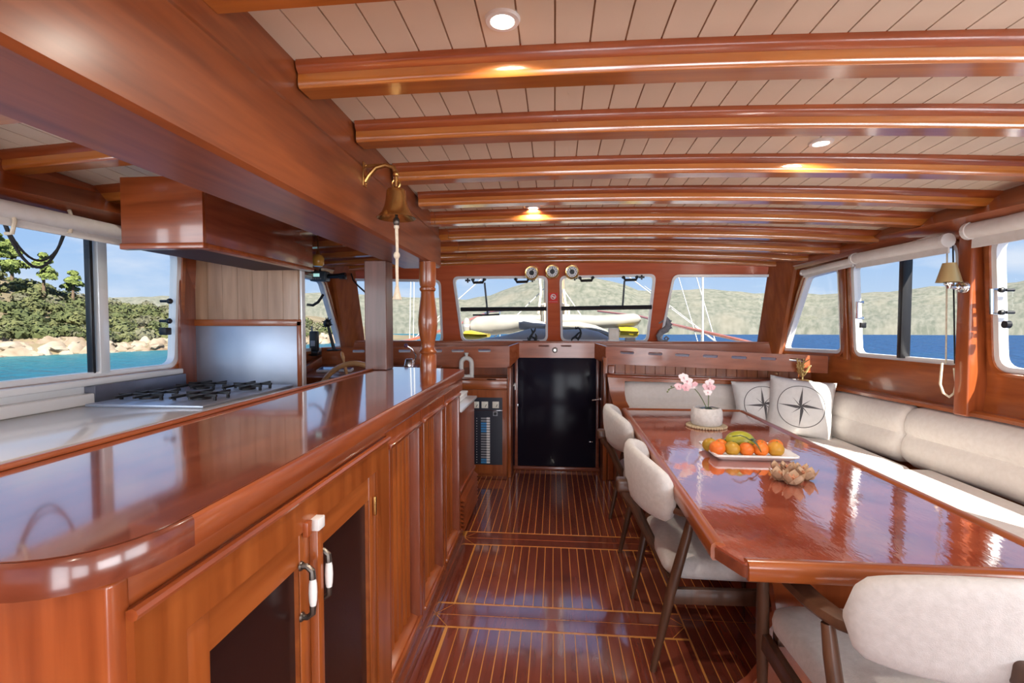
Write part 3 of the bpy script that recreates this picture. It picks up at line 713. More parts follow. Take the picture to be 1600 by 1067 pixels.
# reeded panels
edges = [s1]
for (a,c) in (p1,p2,p3):
    zt_ = zfr-.012
    obj('panel_frame', plate([(a-.02,.10),(c+.018,.10),(c+.018,zfr+.012),(a-.02,zfr+.012)], [[(a+.016,.15),(c-.012,.15),(c-.012,zt_-.03),(a+.016,zt_-.03)]], -.055,.004, lambda u,v,d: Vector((XF+d,u,v))), wz, bar)
    k = MB(); k.hexa([(XF-.045,a+.004,zt_-.040),(XF+.012,a+.004,zt_-.040),(XF+.012,c-.002,zt_-.040),(XF-.045,c-.002,zt_-.040),(XF-.045,a+.004,zt_-.010),(XF+.020,a+.004,zt_-.022),(XF+.020,c-.002,zt_-.022),(XF-.045,c-.002,zt_-.010)],.004); obj('panel_moulding', k, wy, bar)
    k = MB(); k.hexa([(XF-.045,a+.004,.130),(XF+.012,a+.004,.130),(XF+.012,c-.002,.130),(XF-.045,c-.002,.130),(XF-.045,a+.004,.165),(XF+.012,a+.004,.145),(XF+.012,c-.002,.145),(XF-.045,c-.002,.165)],.003); obj('panel_sill', k, gy, bar)
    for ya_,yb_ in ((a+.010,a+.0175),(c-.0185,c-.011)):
        k = MB(); k.box((XF-.050,ya_,.15),(XF+.0055,yb_,zt_-.034),.001); obj('reveal_shade', k, dz_, bar)  # dark strips paint the shade inside the recess
    # reeds: scalloped profile
    ra, rc = a+.014, c-.010; n = 7; prof = []
    for i in range(n):
        for t in (0,.15,.5,.85): prof.append((lerp(ra,rc,(i+t)/n), -.040+(.008*math.sin(math.pi*t) if t else -.002)))
    prof.append((rc,-.042))
    k = MB(); k.loft([[Vector((XF+d,u,z)) for u,d in prof] for z in (.14,zt_-.036)], close=False)
    obj('reeded_panel', k, gz, bar, smooth=50)
# worktop with rounded aft corner
cx = lambda y: lerp(-.550,-.576,(y-.6)/2.5)
ol = [(cx(3.03),3.03),(-1.14,3.17),(-1.075,.522),(cx(.5),.522)]
k = plate(rpoly(ol,[.01,.01,.02,.16],10), [], ZC-.042, ZC, lambda u,v,d: Vector((u,v,d)))
topw = wood('bar_top_mahogany', (.17,.040,.022), (.30,.080,.040), 'y', rough=.13, coat=1, coat_ior=3.0, coat_r=.06)
bt = empty('bar_worktop', (-.85,1.9,ZC-.04), label='polished dark mahogany bar worktop with rounded end', cat='worktop')
obj('slab', k, topw, bt, smooth=30)
inner = rpoly(ol,[.01,.01,.02,.16],10)
eo = rpoly(offset(ol,.010),[.012,.012,.03,.168],10); ei = rpoly(offset(ol,.0005),[.01,.01,.02,.16],10)
def strip_(idx, m, nm):
    k = MB(); k.loft([[Vector((*eo[i],ZC-.046)),Vector((*eo[i],ZC-.006)),Vector((*(Vector(eo[i]).lerp(Vector(ei[i]),.5)),ZC+.0)),Vector((*ei[i],ZC-.002)),Vector((*ei[i],ZC-.046))] for i in idx]); obj(nm, k, m, bt, smooth=45)
n_ = len(eo); cs = [33+i for i in range(11)]
strip_([33-1-10+k_ for k_ in range(0)] + list(range(22,44)), wood('edge_corner_mahogany',(.12,.026,.012),(.22,.055,.026),'x',rough=.2), 'corner_edging')
strip_([43,0,10], wy, 'side_edging'); strip_(list(range(10,23)), wy, 'back_edging')
k = MB(); k.hexa([(-1.085,.53,ZC),(-1.068,.53,ZC),(-1.118,2.94,ZC),(-1.135,2.94,ZC),(-1.085,.53,ZC+.012),(-1.068,.53,ZC+.012),(-1.118,2.94,ZC+.012),(-1.135,2.94,ZC+.012)],.004); obj('back_fiddle', k, wy, bt)

# square post and turned post
q = PX(606,578,z=ZC); q_sq = q.y
k = MB(); k.box((q.x-.138,q.y-.02,ZC+.0005),(q.x,q.y+.11,ZS),.006); obj('square_post', k, wood('post_mahogany',(.11,.042,.030),(.20,.080,.058),'z',rough=.35,coat=.2), smooth=0, label='square dark wooden post standing on the bar behind the bell', cat='post')
q = PX(669,576,z=ZC); hgt = ZS-ZC
pr = [(.060,0),(.060,.085),(.052,.095),(.060,.102),(.062,.112),(.052,.124),(.046,.14),(.050,.17),(.062,.22),(.070,.28),(.068,.33),(.058,.41),(.050,.46),(.048,.49),(.058,.50),(.058,.512),(.050,.518),(.056,.53),(.060,.56),(.060,hgt)]
k = MB(); k.lathe([(a*.88,h_) for a,h_ in pr], 24, (q.x,q.y,ZC)); obj('turned_post', k, gz, label='turned baluster post at the far end of the bar', cat='post')

# low step cabinet beyond the bar end
lc = empty('low_cabinet', (-.85,3.6,0), label='low mahogany cabinet with louvred base beyond the bar end', cat='cabinet')
zlc = PX(741,619,x=-.60).z; ylc = PX(742,650,x=-.60).y
k = MB(); k.box((-1.05,3.045,0),(-.605,ylc,zlc-.02)); obj('body', k, wz, lc)
k = MB(); k.box((-1.05,3.045,zlc-.02),(-.585,ylc+.012,zlc),.005); obj('top', k, mat('grey_white_top',(.62,.62,.66),.2,coat=.5), lc)
k = MB(); k.box((-.606,3.06,.30),(-.594,ylc-.01,.32),.003); obj('moulding', k, wy, lc)
for i in range(8):
    z = .06+i*.027; k = MB(); k.hexa([(-.606,3.06,z),(-.574,3.06,z),(-.574,ylc-.012,z),(-.606,ylc-.012,z),(-.606,3.06,z+.022),(-.600,3.06,z+.022),(-.600,ylc-.012,z+.022),(-.606,ylc-.012,z+.022)]); obj('louvre_slat', k, wy, lc)
bx = empty('white_storage_box', (-.74,3.4,zlc), label='white box standing on the low cabinet beyond the bar', cat='box')
k = MB(); k.box((-.86,3.30,zlc),(-.65,3.60,zlc+.03),.005); obj('box_body', k, white, bx)
k = MB(); k.box((-.865,3.295,zlc+.03),(-.645,3.605,zlc+.045),.005); obj('box_lid', k, white, bx)
# ================================================================== dinette
# ---- table
TX0, TX1, TY0, TY1, TZ = .505, 1.395, 1.345, 3.735, .75
tb = empty('dining_table', (.95,2.55,0), label='long glossy red-brown dining table with golden rail edges', cat='table')
ch = .085
TN = .474
tout = [(TN+.045,TY0),(TX1-ch,TY0),(TX1,TY0+ch),(TX1,TY1-.03),(TX1-.03,TY1),(TX0+.045,TY1),(TX0+.015,TY1-.03),(TN,TY0+.105)]
ttop = mottled('table_lacquer', (.23,.038,.022), (.44,.105,.055), (1,1,1), 5.5, .07, 9, coat=1, coat_r=.05, coat_ior=2.8, lo=.32, hi=.68)
p_ = bsdf(ttop); t_ = ttop.node_tree
tcn = N(ttop,'ShaderNodeTexCoord'); mpn = N(ttop,'ShaderNodeMapping'); mpn.inputs['Scale'].default_value = (22,9,9); mpn.inputs['Rotation'].default_value = (0,0,.5)
nz1 = N(ttop,'ShaderNodeTexNoise'); nz1.inputs['Scale'].default_value = 1.6; nz1.inputs['Detail'].default_value = 3
LK(ttop, tcn.outputs['Object'], mpn.inputs[0]); LK(ttop, mpn.outputs[0], nz1.inputs['Vector'])
bn = N(ttop,'ShaderNodeBump'); bn.inputs['Strength'].default_value = .15; bn.inputs['Distance'].default_value = .004
LK(ttop, nz1.outputs['Fac'], bn.inputs['Height']); LK(ttop, bn.outputs[0], p_.inputs['Normal']); LK(ttop, bn.outputs[0], p_.inputs['Coat Normal'])
obj('tabletop', plate(rpoly(tout,.012,3), [], TZ-.036, TZ, lambda u,v,d: Vector((u,v,d))), ttop, tb, smooth=30)
obj('corner_band', plate(rpoly(offset(tout,.004),.014,3), [rpoly(offset(tout,-.03),.012,3)], TZ-.04, TZ-.008, lambda u,v,d: Vector((u,v,d))), dx, tb, smooth=30)
def rail_(a, c, m):
    a, c = Vector(a), Vector(c); d = (c-a).normalized(); n = Vector((d.y,-d.x,0))
    prof = [(-.030,-.002),(-.024,.005),(-.010,.008),(.004,.007),(.012,.0),(.014,-.012),(.014,-.038),(.008,-.046),(-.030,-.046)]
    k = MB(); k.loft([[p+n*u+Vector((0,0,v)) for u,v in prof] for p in (a,c)]); obj('edge_rail', k, m, tb, smooth=40)
rail_((TX0+.015,TY1-.02,TZ),(TN,TY0+.105,TZ), gy)      # outward is left of travel for these four
rail_((TN+.05,TY0,TZ),(TX1-ch,TY0,TZ), gx)
rail_((TX1,TY0+ch,TZ),(TX1,TY1-.02,TZ), gy)
rail_((TX1-.02,TY1,TZ),(TX0+.02,TY1,TZ), gx)
# pedestal: two scroll-edged boards and a centre box
sc = [(-.36,0),(-.36,.05),(-.30,.09),(-.24,.16),(-.27,.24),(-.20,.33),(-.22,.44),(-.27,.56),(-.36,.62),(-.36,.67),(.36,.67),(.36,.62),(.27,.56),(.22,.44),(.20,.33),(.27,.24),(.24,.16),(.30,.09),(.36,.05),(.36,0)]
for yy in (1.78,3.2):
    k = MB(); k.poly(sc, yy, yy+.045, lambda u,v,d: Vector((.97+u*.85,d,v*1.045))); obj('scroll_leg', k, wz, tb)
k = MB(); k.box((.955,1.825,.0),(1.015,3.2,.70)); obj('stretcher_panel', k, wy, tb)
k = MB(); k.box((.66,1.70,.655),(1.27,1.76,.70)); k.box((.66,3.26,.655),(1.27,3.32,.70)); obj('bearer', k, wx, tb)

# ---- chairs
def sheet(fn, nu, nv, closed_u=False):
    return [[fn(i/nu, j/nv) for i in range(nu+1)] for j in range(nv+1)]
def make_chair():
    e = empty('dining_chair', (0,0,0), label='x', cat='chair', group='walnut armchairs around the dining table')
    # seat pad: rounded trapezoid
    ol = [(-.255,-.235),(.255,-.235),(.275,.255),(-.275,.255)]
    k = MB(); rings = []
    for ins, z in ((.05,.372),(.015,.378),(.002,.395),(.0,.42),(.004,.442),(.02,.456),(.06,.463),(.12,.466)):
        rings.append([(u,v,z-.03*max(0,(.1-v))*.5) for u,v in rpoly(offset(ol,-ins), max(.02,.09-ins*.4), 6)])
    k.loft(rings); obj('seat', k, bouc, e, local=True, smooth=60)
    k = MB(); k.box((-.235,-.225,.335),(.235,-.185,.374),.005); obj('seat_rail', k, walnut, e, local=True)
    k = MB(); k.box((-.25,.20,.335),(.25,.24,.374),.005); obj('seat_rail', k, walnut, e, local=True)
    for s in (-1,1):
        k = MB(); k.tube([(s*.262,-.285,0),(s*.268,-.255,.15),(s*.276,-.215,.36),(s*.284,-.165,.56),(s*.286,-.15,.635)],[.0125,.016,.021,.019,.016],12); obj('leg', k, walnut, e, local=True)
        k = MB(); k.tube([(s*.262,.275,0),(s*.27,.262,.15),(s*.28,.245,.36),(s*.287,.232,.56),(s*.288,.228,.635)],[.0125,.016,.021,.019,.016],12); obj('leg', k, walnut, e, local=True)
        k = MB(); k.hexa([(s*.262,-.225,.29),(s*.288,-.225,.29),(s*.288,.245,.30),(s*.262,.245,.30),(s*.262,-.225,.352),(s*.288,-.225,.352),(s*.288,.245,.362),(s*.262,.245,.362)],.004); obj('stretcher', k, walnut, e, local=True)
        # arm: flat, thickest mid, sweeping in behind the back
        A = [(.285,.285,.640,.020),(.289,.245,.646,.028),(.292,.15,.651,.032),(.294,.02,.653,.034),(.290,-.08,.655,.034),(.280,-.14,.657,.032),(.268,-.185,.660,.028),(.256,-.212,.664,.020)]
        k = MB(); rings = []
        for i,(x,y,z,w) in enumerate(A):
            a = Vector(A[max(i-1,0)][:2]); c = Vector(A[min(i+1,len(A)-1)][:2]); d = (c-a).normalized(); n = Vector((d.y,-d.x))
            rings.append([(s*(x+n.x*u*w), y+n.y*u*w, z+v) for u,v in ((-1,-.004),(-.8,.012),(0,.017),(.8,.012),(1,-.004),(.7,-.016),(0,-.020),(-.7,-.016))])
        k.loft(rings); obj('armrest', k, walnut, e, local=True, smooth=50)
    # upholstered curved back
    k = MB(); rings = []; n = 28
    for i in range(n+1):
        t = -1+2*i/n; a = t*R(46); rad = .375
        x = rad*math.sin(a)*1.0; y = .065-rad*math.cos(a)*1.0
        nx, ny = math.sin(a), -math.cos(a)
        e_ = min(1, (1-abs(t))/.16); e_ = math.sqrt(max(0.0,1-(1-e_)**2)) if e_ < 1 else 1
        zc = .735 - .040*abs(t)**2; hh = (.125-.040*abs(t)**3)*max(.12,e_); th = .034*max(.15,e_)
        ring = []
        for j in range(14):
            q = 2*math.pi*j/14; cq, sq = math.cos(q), math.sin(q)
            u = math.copysign(abs(cq)**.75, cq); v = math.copysign(abs(sq)**.62, sq)
            lean = -.10*(v*hh)
            ring.append((x+nx*(u*th+.018)+nx*(-lean)*.9, y+ny*(u*th+.018)+ny*(-lean)*.9, zc+v*hh))
        rings.append(ring)
    k.loft(rings); obj('backrest', k, bouc, e, local=True, smooth=70)
    k = MB(); k.tube([(0,-.205,.355),(0,-.245,.42),(0,-.285,.50),(0,-.320,.58),(0,-.362,.635),(0,-.372,.672)],[.020,.022,.024,.026,.028,.024],10); k.box((-.030,-.405,.640),(.030,-.335,.700),.012,3); obj('back_spine', k, walnut, e, local=True)
    return e
c0 = make_chair()
spots = [((.685,2.215,0),-90,'cream and walnut armchair tucked at the middle of the table side'),
         ((.69,3.235,0),-90,'cream and walnut armchair at the far end of the table side'),
         ((.985,1.43,0),0,'cream and walnut armchair at the near end of the table, back to camera')]
chairs = []
for i,(l,a,lb) in enumerate(spots):
    c = c0 if i == 0 else copy_tree(c0); c.location = l; c.rotation_euler = (0,0,R(a)); c['label'] = lb; chairs.append(c)

# ---- L-shaped settee
XB = 2.24                                                  # front foot of the side backrest
def xs_(y): return XW(y,.9)-.155
ss = empty('side_settee', (1.95,2.6,0), label='cream cushioned settee along the right-hand windows', cat='sofa', group='L-shaped settee')
k = MB(); k.loft([[(1.56,y,0),(x,y,0),(x,y,.42),(1.56,y,.42)] for y,x in ((.2,2.39),(2.7,2.39),(4.18,2.2))]); obj('base', k, wy, ss)
for a,c in ((.25,1.66),(1.67,3.07),(3.08,4.10)):
    k = MB(); k.box((1.50,a,.42),(2.27-.10*max(0,(c-2.7))*.9,c,.535),.03,4); obj('seat_cushion', k, cream, ss)
# two-roll backrest profile (dx from back plane, z)
prof = [(0,.50),(-.075,.505),(-.118,.54),(-.130,.60),(-.122,.655),(-.095,.695),(-.113,.72),(-.116,.77),(-.100,.825),(-.065,.868),(-.02,.88),(0,.87)]
def roll(y0, y1, xback, mirror=None):
    k = MB(); rings = []; n = 22
    for i in range(n+1):
        t = i/n; y = lerp(y0,y1,t); dd = min(t,1-t)*(abs(y1-y0)); e_ = min(1,dd/.06); e_ = .80+.20*math.sqrt(max(0,1-(1-e_)**2))
        rings.append([xback(y,dx_*e_,lerp(.69,z,.92+.08*(e_-.8)*5)) for dx_,z in prof])
    k.loft(rings); return k
sb = lambda y,dx_,z: Vector((XW(y,.9)-.018+dx_*1.05-.03*(.88-z), y, z))
for a,c in ((.25,1.80),(1.81,3.28),(3.29,4.0)): obj('back_cushion', roll(a,c,sb), cream, ss, smooth=70)
k = MB(); rings = []
for y in [0+i*4.15/20 for i in range(21)]:
    x = XW(y,.9); rings.append([(x-.095,y,.885),(x-.004,y,.885),(x-.004,y,.915),(x-.085,y,.915),(x-.098,y,.905)])
k.loft(rings); obj('ledge', k, gy, ss, smooth=30)
fb = empty('front_bench', (1.2,4.0,0), label='short cream bench across the far end of the table', cat='sofa', group='L-shaped settee')
k = MB(); k.box((.60,3.78,0),(1.55,4.32,.42)); obj('base', k, wx, fb)
k = MB(); k.box((.58,3.70,.42),(1.49,4.24,.535),.03,4); obj('seat_cushion', k, cream, fb)
fbk = lambda y,dx_,z: Vector((y, 4.30+dx_*.9-.04*(.88-z), z+.028))
obj('back_cushion', roll(.60,1.98,fbk), cream, fb, smooth=70)
k = MB()
top = [PX(958,587,y=4.19), PX(1200,587,y=4.19)]
zz = top[0].z
oo = [(.455,zz),(.475,.80),(.52,.66),(.565,.55),(.565,.40),(.66,.40),(.655,.66),(.612,.74),(.600,.80),(.600,zz-.045),(2.12,zz-.075),(2.12,zz-.03)]
k.poly(oo, 4.19,4.225, lambda u,v,d: Vector((u,d,v))); obj('back_frame', k, gx, fb)
k = MB(); k.hexa([(.45,4.17,zz-.012),(2.14,4.17,zz-.05),(2.14,4.36,zz-.05),(.45,4.36,zz-.012),(.45,4.17,zz+.008),(2.14,4.17,zz-.03),(2.14,4.36,zz-.03),(.45,4.36,zz+.008)],.005); obj('top_rail', k, wx, fb)

# ---- compass cushions
inkw = mat('compass_ink', (.10,.095,.10), .9); pilw = mottled('white_linen', (.78,.77,.755), (.84,.83,.82), nscale=30, rough=.9, bump=.2, bscale=350)
def pillow(c, nrm, s, roll_deg, lb):
    nrm = Vector(nrm).normalized(); up = Vector((0,0,1)); ur = up.cross(nrm).normalized()*1.0; uv = nrm.cross(ur).normalized()
    rot = Matrix.Rotation(R(roll_deg),3,nrm); ur, uv = rot@ur, rot@uv
    c = Vector(c); T = .075
    def hgt(u,v):
        a = max(0,1-abs(2*u/s)**3.2); d = max(0,1-abs(2*v/s)**3.2); return T*(a*d)**.5
    def pinch(u,v): q = (abs(2*u/s)*abs(2*v/s))**3; w = 1-.05*(1-abs(2*u/s)*abs(2*v/s))*max(abs(2*u/s),abs(2*v/s)); return u*(w+.02*q), v*(w+.02*q)
    def P(u,v,side,off=0): a, d = pinch(u,v); return c+ur*a+uv*d+nrm*(side*hgt(u,v)+off)
    e = empty('throw_cushion', c-Vector((0,0,s/2)), label=lb, cat='cushion', group='white compass cushions')
    n = 20; k = MB()
    for side in (1,-1): k.loft([[P(-s/2+s*i/n,-s/2+s*j/n,side) for i in range(n+1)] for j in range(n+1)], close=False)
    bmesh.ops.remove_doubles(k.bm, verts=k.bm.verts[:], dist=1e-4)
    obj('cover', k, pilw, e, smooth=80)
    k = MB(); O = .0022
    def tri(a, m_, r0):
        # half blade: centre -> tip -> shoulder, subdivided
        tip = Vector((math.cos(a),math.sin(a)))*r0; sh = Vector((math.cos(a+m_),math.sin(a+m_)))*r0*.17
        N_ = 8; L0 = [tip*(i/N_) for i in range(N_+1)]
        L1 = [ (sh*(min(1,i/N_/.17)) if i/N_ < .17 else sh.lerp(tip,(i/N_-.17)/.83)) for i in range(N_+1)]
        k.loft([[P(q.x,q.y,1,O) for q in L0],[P(q.x,q.y,1,O) for q in L1]], close=False)
    for i in range(4): tri(R(90*i), R(45), s*.37); tri(R(45+90*i), R(30), s*.20)
    for i in range(4): tri(R(90*i), R(-12), s*.30)
    rr = s*.375
    k.loft([[P(q*math.cos(a),q*math.sin(a),1,O) for a in [2*math.pi*i/64 for i in range(65)]] for q in (rr,rr-.005)], close=False)
    obj('compass_print', k, inkw, e, smooth=0, label='dark printed compass rose')
    return e
q1, q2 = PX(1189,629,y=4.05), PX(1252,629,y=3.90)
pillow((q1.x,q1.y,.742),(-.08,-1,.26),.40,4,'white compass cushion leaning on the front bench back, partly hidden')
pillow((q2.x-.01,q2.y,.752),(-.34,-1,.28),.44,-6,'white sunlit compass cushion in the settee corner, in front of the other')
# ================================================================== fittings and small things
def on_ceiling(px, py):
    p = PX(px,py,z=2.15)
    for _ in range(12): p = PX(px,py,z=zceil(p.x,p.y))
    return p
bulb = emis('lamp_glow', (1,.93,.80), 7)
def downlight(p, lb, pw=6):
    e = empty('downlight', p, label=lb, cat='ceiling light', group='recessed ceiling downlights')
    tilt = math.atan(2*KC*p.x)
    k = MB(); k.lathe([(.030,-.001),(.032,-.008),(.044,-.007),(.047,.0),(.047,.02),(.030,.02)], 28, tuple(p)); obj('bezel', k, white, e)
    k = MB(); k.lathe([(0,-.004),(.0305,-.003),(.0305,.01),(0,.01)], 24, tuple(p)); obj('lens', k, bulb, e)
    l = bpy.data.lights.new('downlight_bulb','AREA'); l.shape = 'DISK'; l.size = .07; l.energy = pw; l.color = (1,.90,.76); l.spread = R(150)
    o = bpy.data.objects.new('downlight_bulb', l); C.objects.link(o); o.parent = e; o.location = (0,0,-.012)
downlight(on_ceiling(785,30), 'bright recessed downlight near the bar, closest to the camera')
downlight(on_ceiling(1283,222), 'recessed downlight above the dining table')
downlight(on_ceiling(833,323.5), 'recessed downlight far down the middle of the ceiling')
downlight(on_ceiling(263,282), 'recessed downlight above the galley')
for i,(x,y) in enumerate(((1.25,.2),(.1,-.9),(1.6,-1.3),(-1.7,.4),(1.95,1.55))):
    if i == 4: continue
    p = Vector((x,y,zceil(x,y))); downlight(p, ('recessed downlight right behind the camera','recessed downlight near the aft door','recessed downlight in the aft right corner','recessed downlight over the aft galley')[i])

# ---- ship's bell on its bracket
pb = PX(569,272,x=sx(1.95)); yB = pb.y
e = empty('ship_bell', PX(619,345,y=yB), label='brass ship bell on a curved bracket fixed to the soffit', cat='bell')
X0 = sx(yB)+.0
ztp, zbt = PX(572,254,y=yB).z, PX(572,292,y=yB).z
k = MB(); k.box((X0,yB-.022,zbt),(X0+.006,yB+.022,ztp),.004); 
for z in (zbt+.012,ztp-.012): k.ball((X0+.007,yB,z),.005)
obj('wall_plate', k, brass, e)
bt_, bb_ = PX(619,296,y=yB), PX(619,341,y=yB); xc = bt_.x
k = MB(); k.tube([(X0+.004,yB,zbt+.02),(X0+.02,yB,zbt+.045),(X0+.05,yB,ztp-.022),(X0+.09,yB,ztp-.012),(xc-.01,yB,ztp-.024),(xc,yB,ztp-.045)],.0095,10)
k.hexa([(X0+.004,yB-.003,ztp-.02),(X0+.06,yB-.003,ztp-.02),(X0+.06,yB+.003,ztp-.02),(X0+.004,yB+.003,ztp-.02),(X0+.004,yB-.003,ztp-.008),(X0+.10,yB-.003,ztp-.006),(X0+.10,yB+.003,ztp-.006),(X0+.004,yB+.003,ztp-.008)]); obj('bracket_arm', k, brass, e)
k = MB(); k.tube([(xc+.016*math.cos(a),yB,bt_.z+.022+.018*math.sin(a)) for a in [2*math.pi*i/14 for i in range(15)]],.005,8,caps=False); k.ball((xc,yB,ztp-.05),.014); k.tube([(xc,yB,ztp-.04),(xc,yB,bt_.z+.01)],.008,8); obj('shackle', k, brass, e)
hB = bt_.z-bb_.z; rB = .080
k = MB(); prb = [(0,1),(.42,1),(.47,.96),(.49,.85),(.53,.62),(.60,.40),(.72,.20),(.90,.06),(1,.0),(.97,-.01),(.86,.06),(.68,.2),(.55,.42),(.46,.7),(.40,.9),(0,.92)]
k.lathe([(a*rB,bb_.z+c*hB) for a,c in prb],32,(xc,yB,0)); obj('bell_body', k, brass, e, smooth=45)
k = MB(); k.tube([(xc,yB,bb_.z+.06),(xc,yB,bb_.z)],.006,8); k.ball((xc,yB,bb_.z-.014),.014,sc=(1,1,1.4)); obj('clapper', k, bronze, e)
pe = PX(620,468,y=yB)
k = MB(); k.tube([(xc,yB,bb_.z-.03),(xc+.002,yB,bb_.z-.12),(xc,yB,lerp(bb_.z,pe.z,.6)),(xc+.001,yB,pe.z+.05)],[.007,.006,.0065,.006],8)
k.ball((xc,yB,PX(619,399,y=yB).z),.013,10,8,(1,1,1.2)); k.ball((xc,yB,bb_.z-.035),.011); k.tube([(xc,yB,pe.z+.055),(xc,yB,pe.z+.03),(xc,yB,pe.z)],[.007,.012,.020],8); obj('bell_rope', k, rope, e, label='cream knotted bell rope')

# ---- three brass clocks on the windscreen header
dial = mat('dial_white', (.82,.82,.84), .3)
for i,(px,py,lb) in enumerate(((831,427,'round brass clock, left of the three above the windscreen'),(863,425,'round brass dial, middle of the three above the windscreen'),(893.5,425.5,'round brass barometer, right of the three above the windscreen'))):
    x, z = fx(px,py); p = fmap(x,z,0); p.y -= .045; r = .065
    e = empty('bulkhead_clock', p-Vector((0,0,r)), label=lb, cat='clock', group='brass instruments above the windscreen')
    k = MB(); k.lathe([(0,.085),(r*1.02,.085),(r*1.06,.03),(r*1.05,.0),(r*.95,-.012),(r*.80,-.010),(r*.78,.0),(0,.0)],30,tuple(p),'y'); obj('brass_case', k, brassy, e)
    k = MB(); k.lathe([(0,-.0035),(r*.78,-.0035),(r*.78,-.001),(0,-.001)],28,tuple(p),'y'); d_ = obj('dial', k, dial, e)
    k = MB()
    for a in range(12):
        q = p+Vector((math.sin(R(30*a))*r*.60,-.005,math.cos(R(30*a))*r*.60)); k.box(q-Vector((.0032,.001,.0045)),q+Vector((.0032,.001,.0045)))
    obj('hour_marks', k, black, d_)
    k = MB()
    for a, l in (((20,.62),(150,.42)),((0,.6),(180,.45)),((-30,.6),(130,.4)))[i]:
        k.tube([p+Vector((0,-.006,0)), p+Vector((math.sin(R(a))*r*l,-.006,math.cos(R(a))*r*l))],.0032,6)
    k.lathe([(r*.30,-.006),(r*.36,-.006),(r*.36,-.004),(r*.30,-.004)],24,tuple(p),'y')
    obj('hands', k, black, d_)

# ---- no-smoking sign on the middle mullion
red = mat('sign_red', (.72,.05,.04), .4)
def sgn(px,py,d): x,z = fx(px,py); return fmap(x,z,d)
a = sgn(858,473.5,-.004); c = sgn(871,457.5,-.004)
sg = empty('no_smoking_sign', (a+c)/2, label='small red no-smoking sign on the middle windscreen mullion', cat='sign')
def slantbox(x0,z0,x1,z1,d0,d1): 
    k = MB(); q = [fmap(x0,z0,d1),fmap(x1,z0,d1),fmap(x1,z0,d0),fmap(x0,z0,d0),fmap(x0,z1,d1),fmap(x1,z1,d1),fmap(x1,z1,d0),fmap(x0,z1,d0)]; k.hexa(q); return k
x0,z0 = fx(857.5,473.5); x1,z1 = fx(871.5,457.5)
obj('plate', slantbox(x0,z0,x1,z1,-.003,0), red, sg)
xm, zm = (x0+x1)/2, lerp(z0,z1,.62); rr = .026
mk = MB(); mk.loft([[fmap(xm+q*math.cos(t),zm+q*math.sin(t),-.004) for t in [2*math.pi*i/28 for i in range(29)]] for q in (rr,rr*.74)], close=False); obj('ring_mark', mk, tagw, sg, smooth=0)
k = slantbox(xm-.017,zm-.004,xm+.017,zm+.003,-.0042,-.003); obj('cigarette_mark', k, tagw, sg)
k = MB(); k.hexa([fmap(xm-.019,zm+.013,-.003),fmap(xm-.013,zm+.019,-.003),fmap(xm-.013,zm+.019,-.0048),fmap(xm-.019,zm+.013,-.0048),fmap(xm+.013,zm-.019,-.003),fmap(xm+.019,zm-.013,-.003),fmap(xm+.019,zm-.013,-.0048),fmap(xm+.013,zm-.019,-.0048)]); obj('bar_mark', k, tagw, sg)
tx = bpy.data.curves.new('t','FONT'); tx.body = 'NO SMOKING'; tx.size = .0135; tx.align_x = 'CENTER'; tx.align_y = 'CENTER'; tx.extrude = .0004
to = bpy.data.objects.new('t', tx); me = bpy.data.meshes.new_from_object(to); bpy.data.objects.remove(to); bpy.data.curves.remove(tx)
for v in me.vertices: v.co = fmap(xm+v.co.x, lerp(z0,z1,.13)+v.co.y, -.0045)
me.materials.append(tagw); tme = bpy.data.objects.new('lettering', me); C.objects.link(tme); tme.parent = sg; tme.matrix_parent_inverse = pm(sg).inverted()

# ---- figures on the windscreen ledge
ZL = 1.225
def ledge_pt(px, py, y=4.83): return PX(px,py,y=y)
def sil(name, pts, y, t, m, lb, cat, extra=None):
    q = [ledge_pt(px,py,y) for px,py in pts]; zmin = min(p.z for p in q); dz0 = ZL-zmin
    k = MB(); k.poly([(p.x,p.z+dz0) for p in q], y-t/2, y+t/2, lambda u,v,d: Vector((u,d,v)))
    return k
def S(ox, oy, sc, pts): return [(ox+p[0]/sc, oy+p[1]/sc) for p in pts]
blk = mat('black_iron', (.010,.010,.011), .4)
# whale-tail figure
def ribbon(name, curves, y, m, lb, cat, base=None):
    e = empty(name, (0,0,0)); k = MB(); pts_all = []
    zlow = min(ledge_pt(px,py,y).z for cv,_ in curves for px,py in cv); off = ZL-zlow+.004
    for cv, rs in curves:
        P = [ledge_pt(px,py,y)+Vector((0,0,off)) for px,py in cv]; pts_all += P
        k.tube(P, rs, 8)
    if base:
        a, c = ledge_pt(base[0],533,y).x, ledge_pt(base[1],533,y).x; k.box((a,y-.025,ZL),(c,y+.025,ZL+.006),.002)
    C.objects.unlink(e); bpy.data.objects.remove(e)
    return obj(name, k, m, label=lb, cat=cat)
o4 = lambda *p: [(720+x/7.62, 410+y/7.62) for x,y in p]
ribbon('whale_tail_figure', [(o4((835,785),(852,815),(858,838),(845,860),(828,885),(815,925)),[.004,.009,.011,.011,.014,.012]),
   (o4((890,775),(880,812),(858,838)),[.004,.010,.010]), (o4((885,845),(900,880),(898,905),(880,928)),[.004,.011,.016,.014]),
   (o4((835,870),(855,890),(880,900)),[.009,.008,.010]), (o4((795,890),(805,925)),[.004,.008])], 4.83, blk, 'black iron whale-tail figure on the ledge left of the middle mullion', 'figurine', (817,843))
o5 = lambda *p: [(860+x/7.62, 410+y/7.62) for x,y in p]
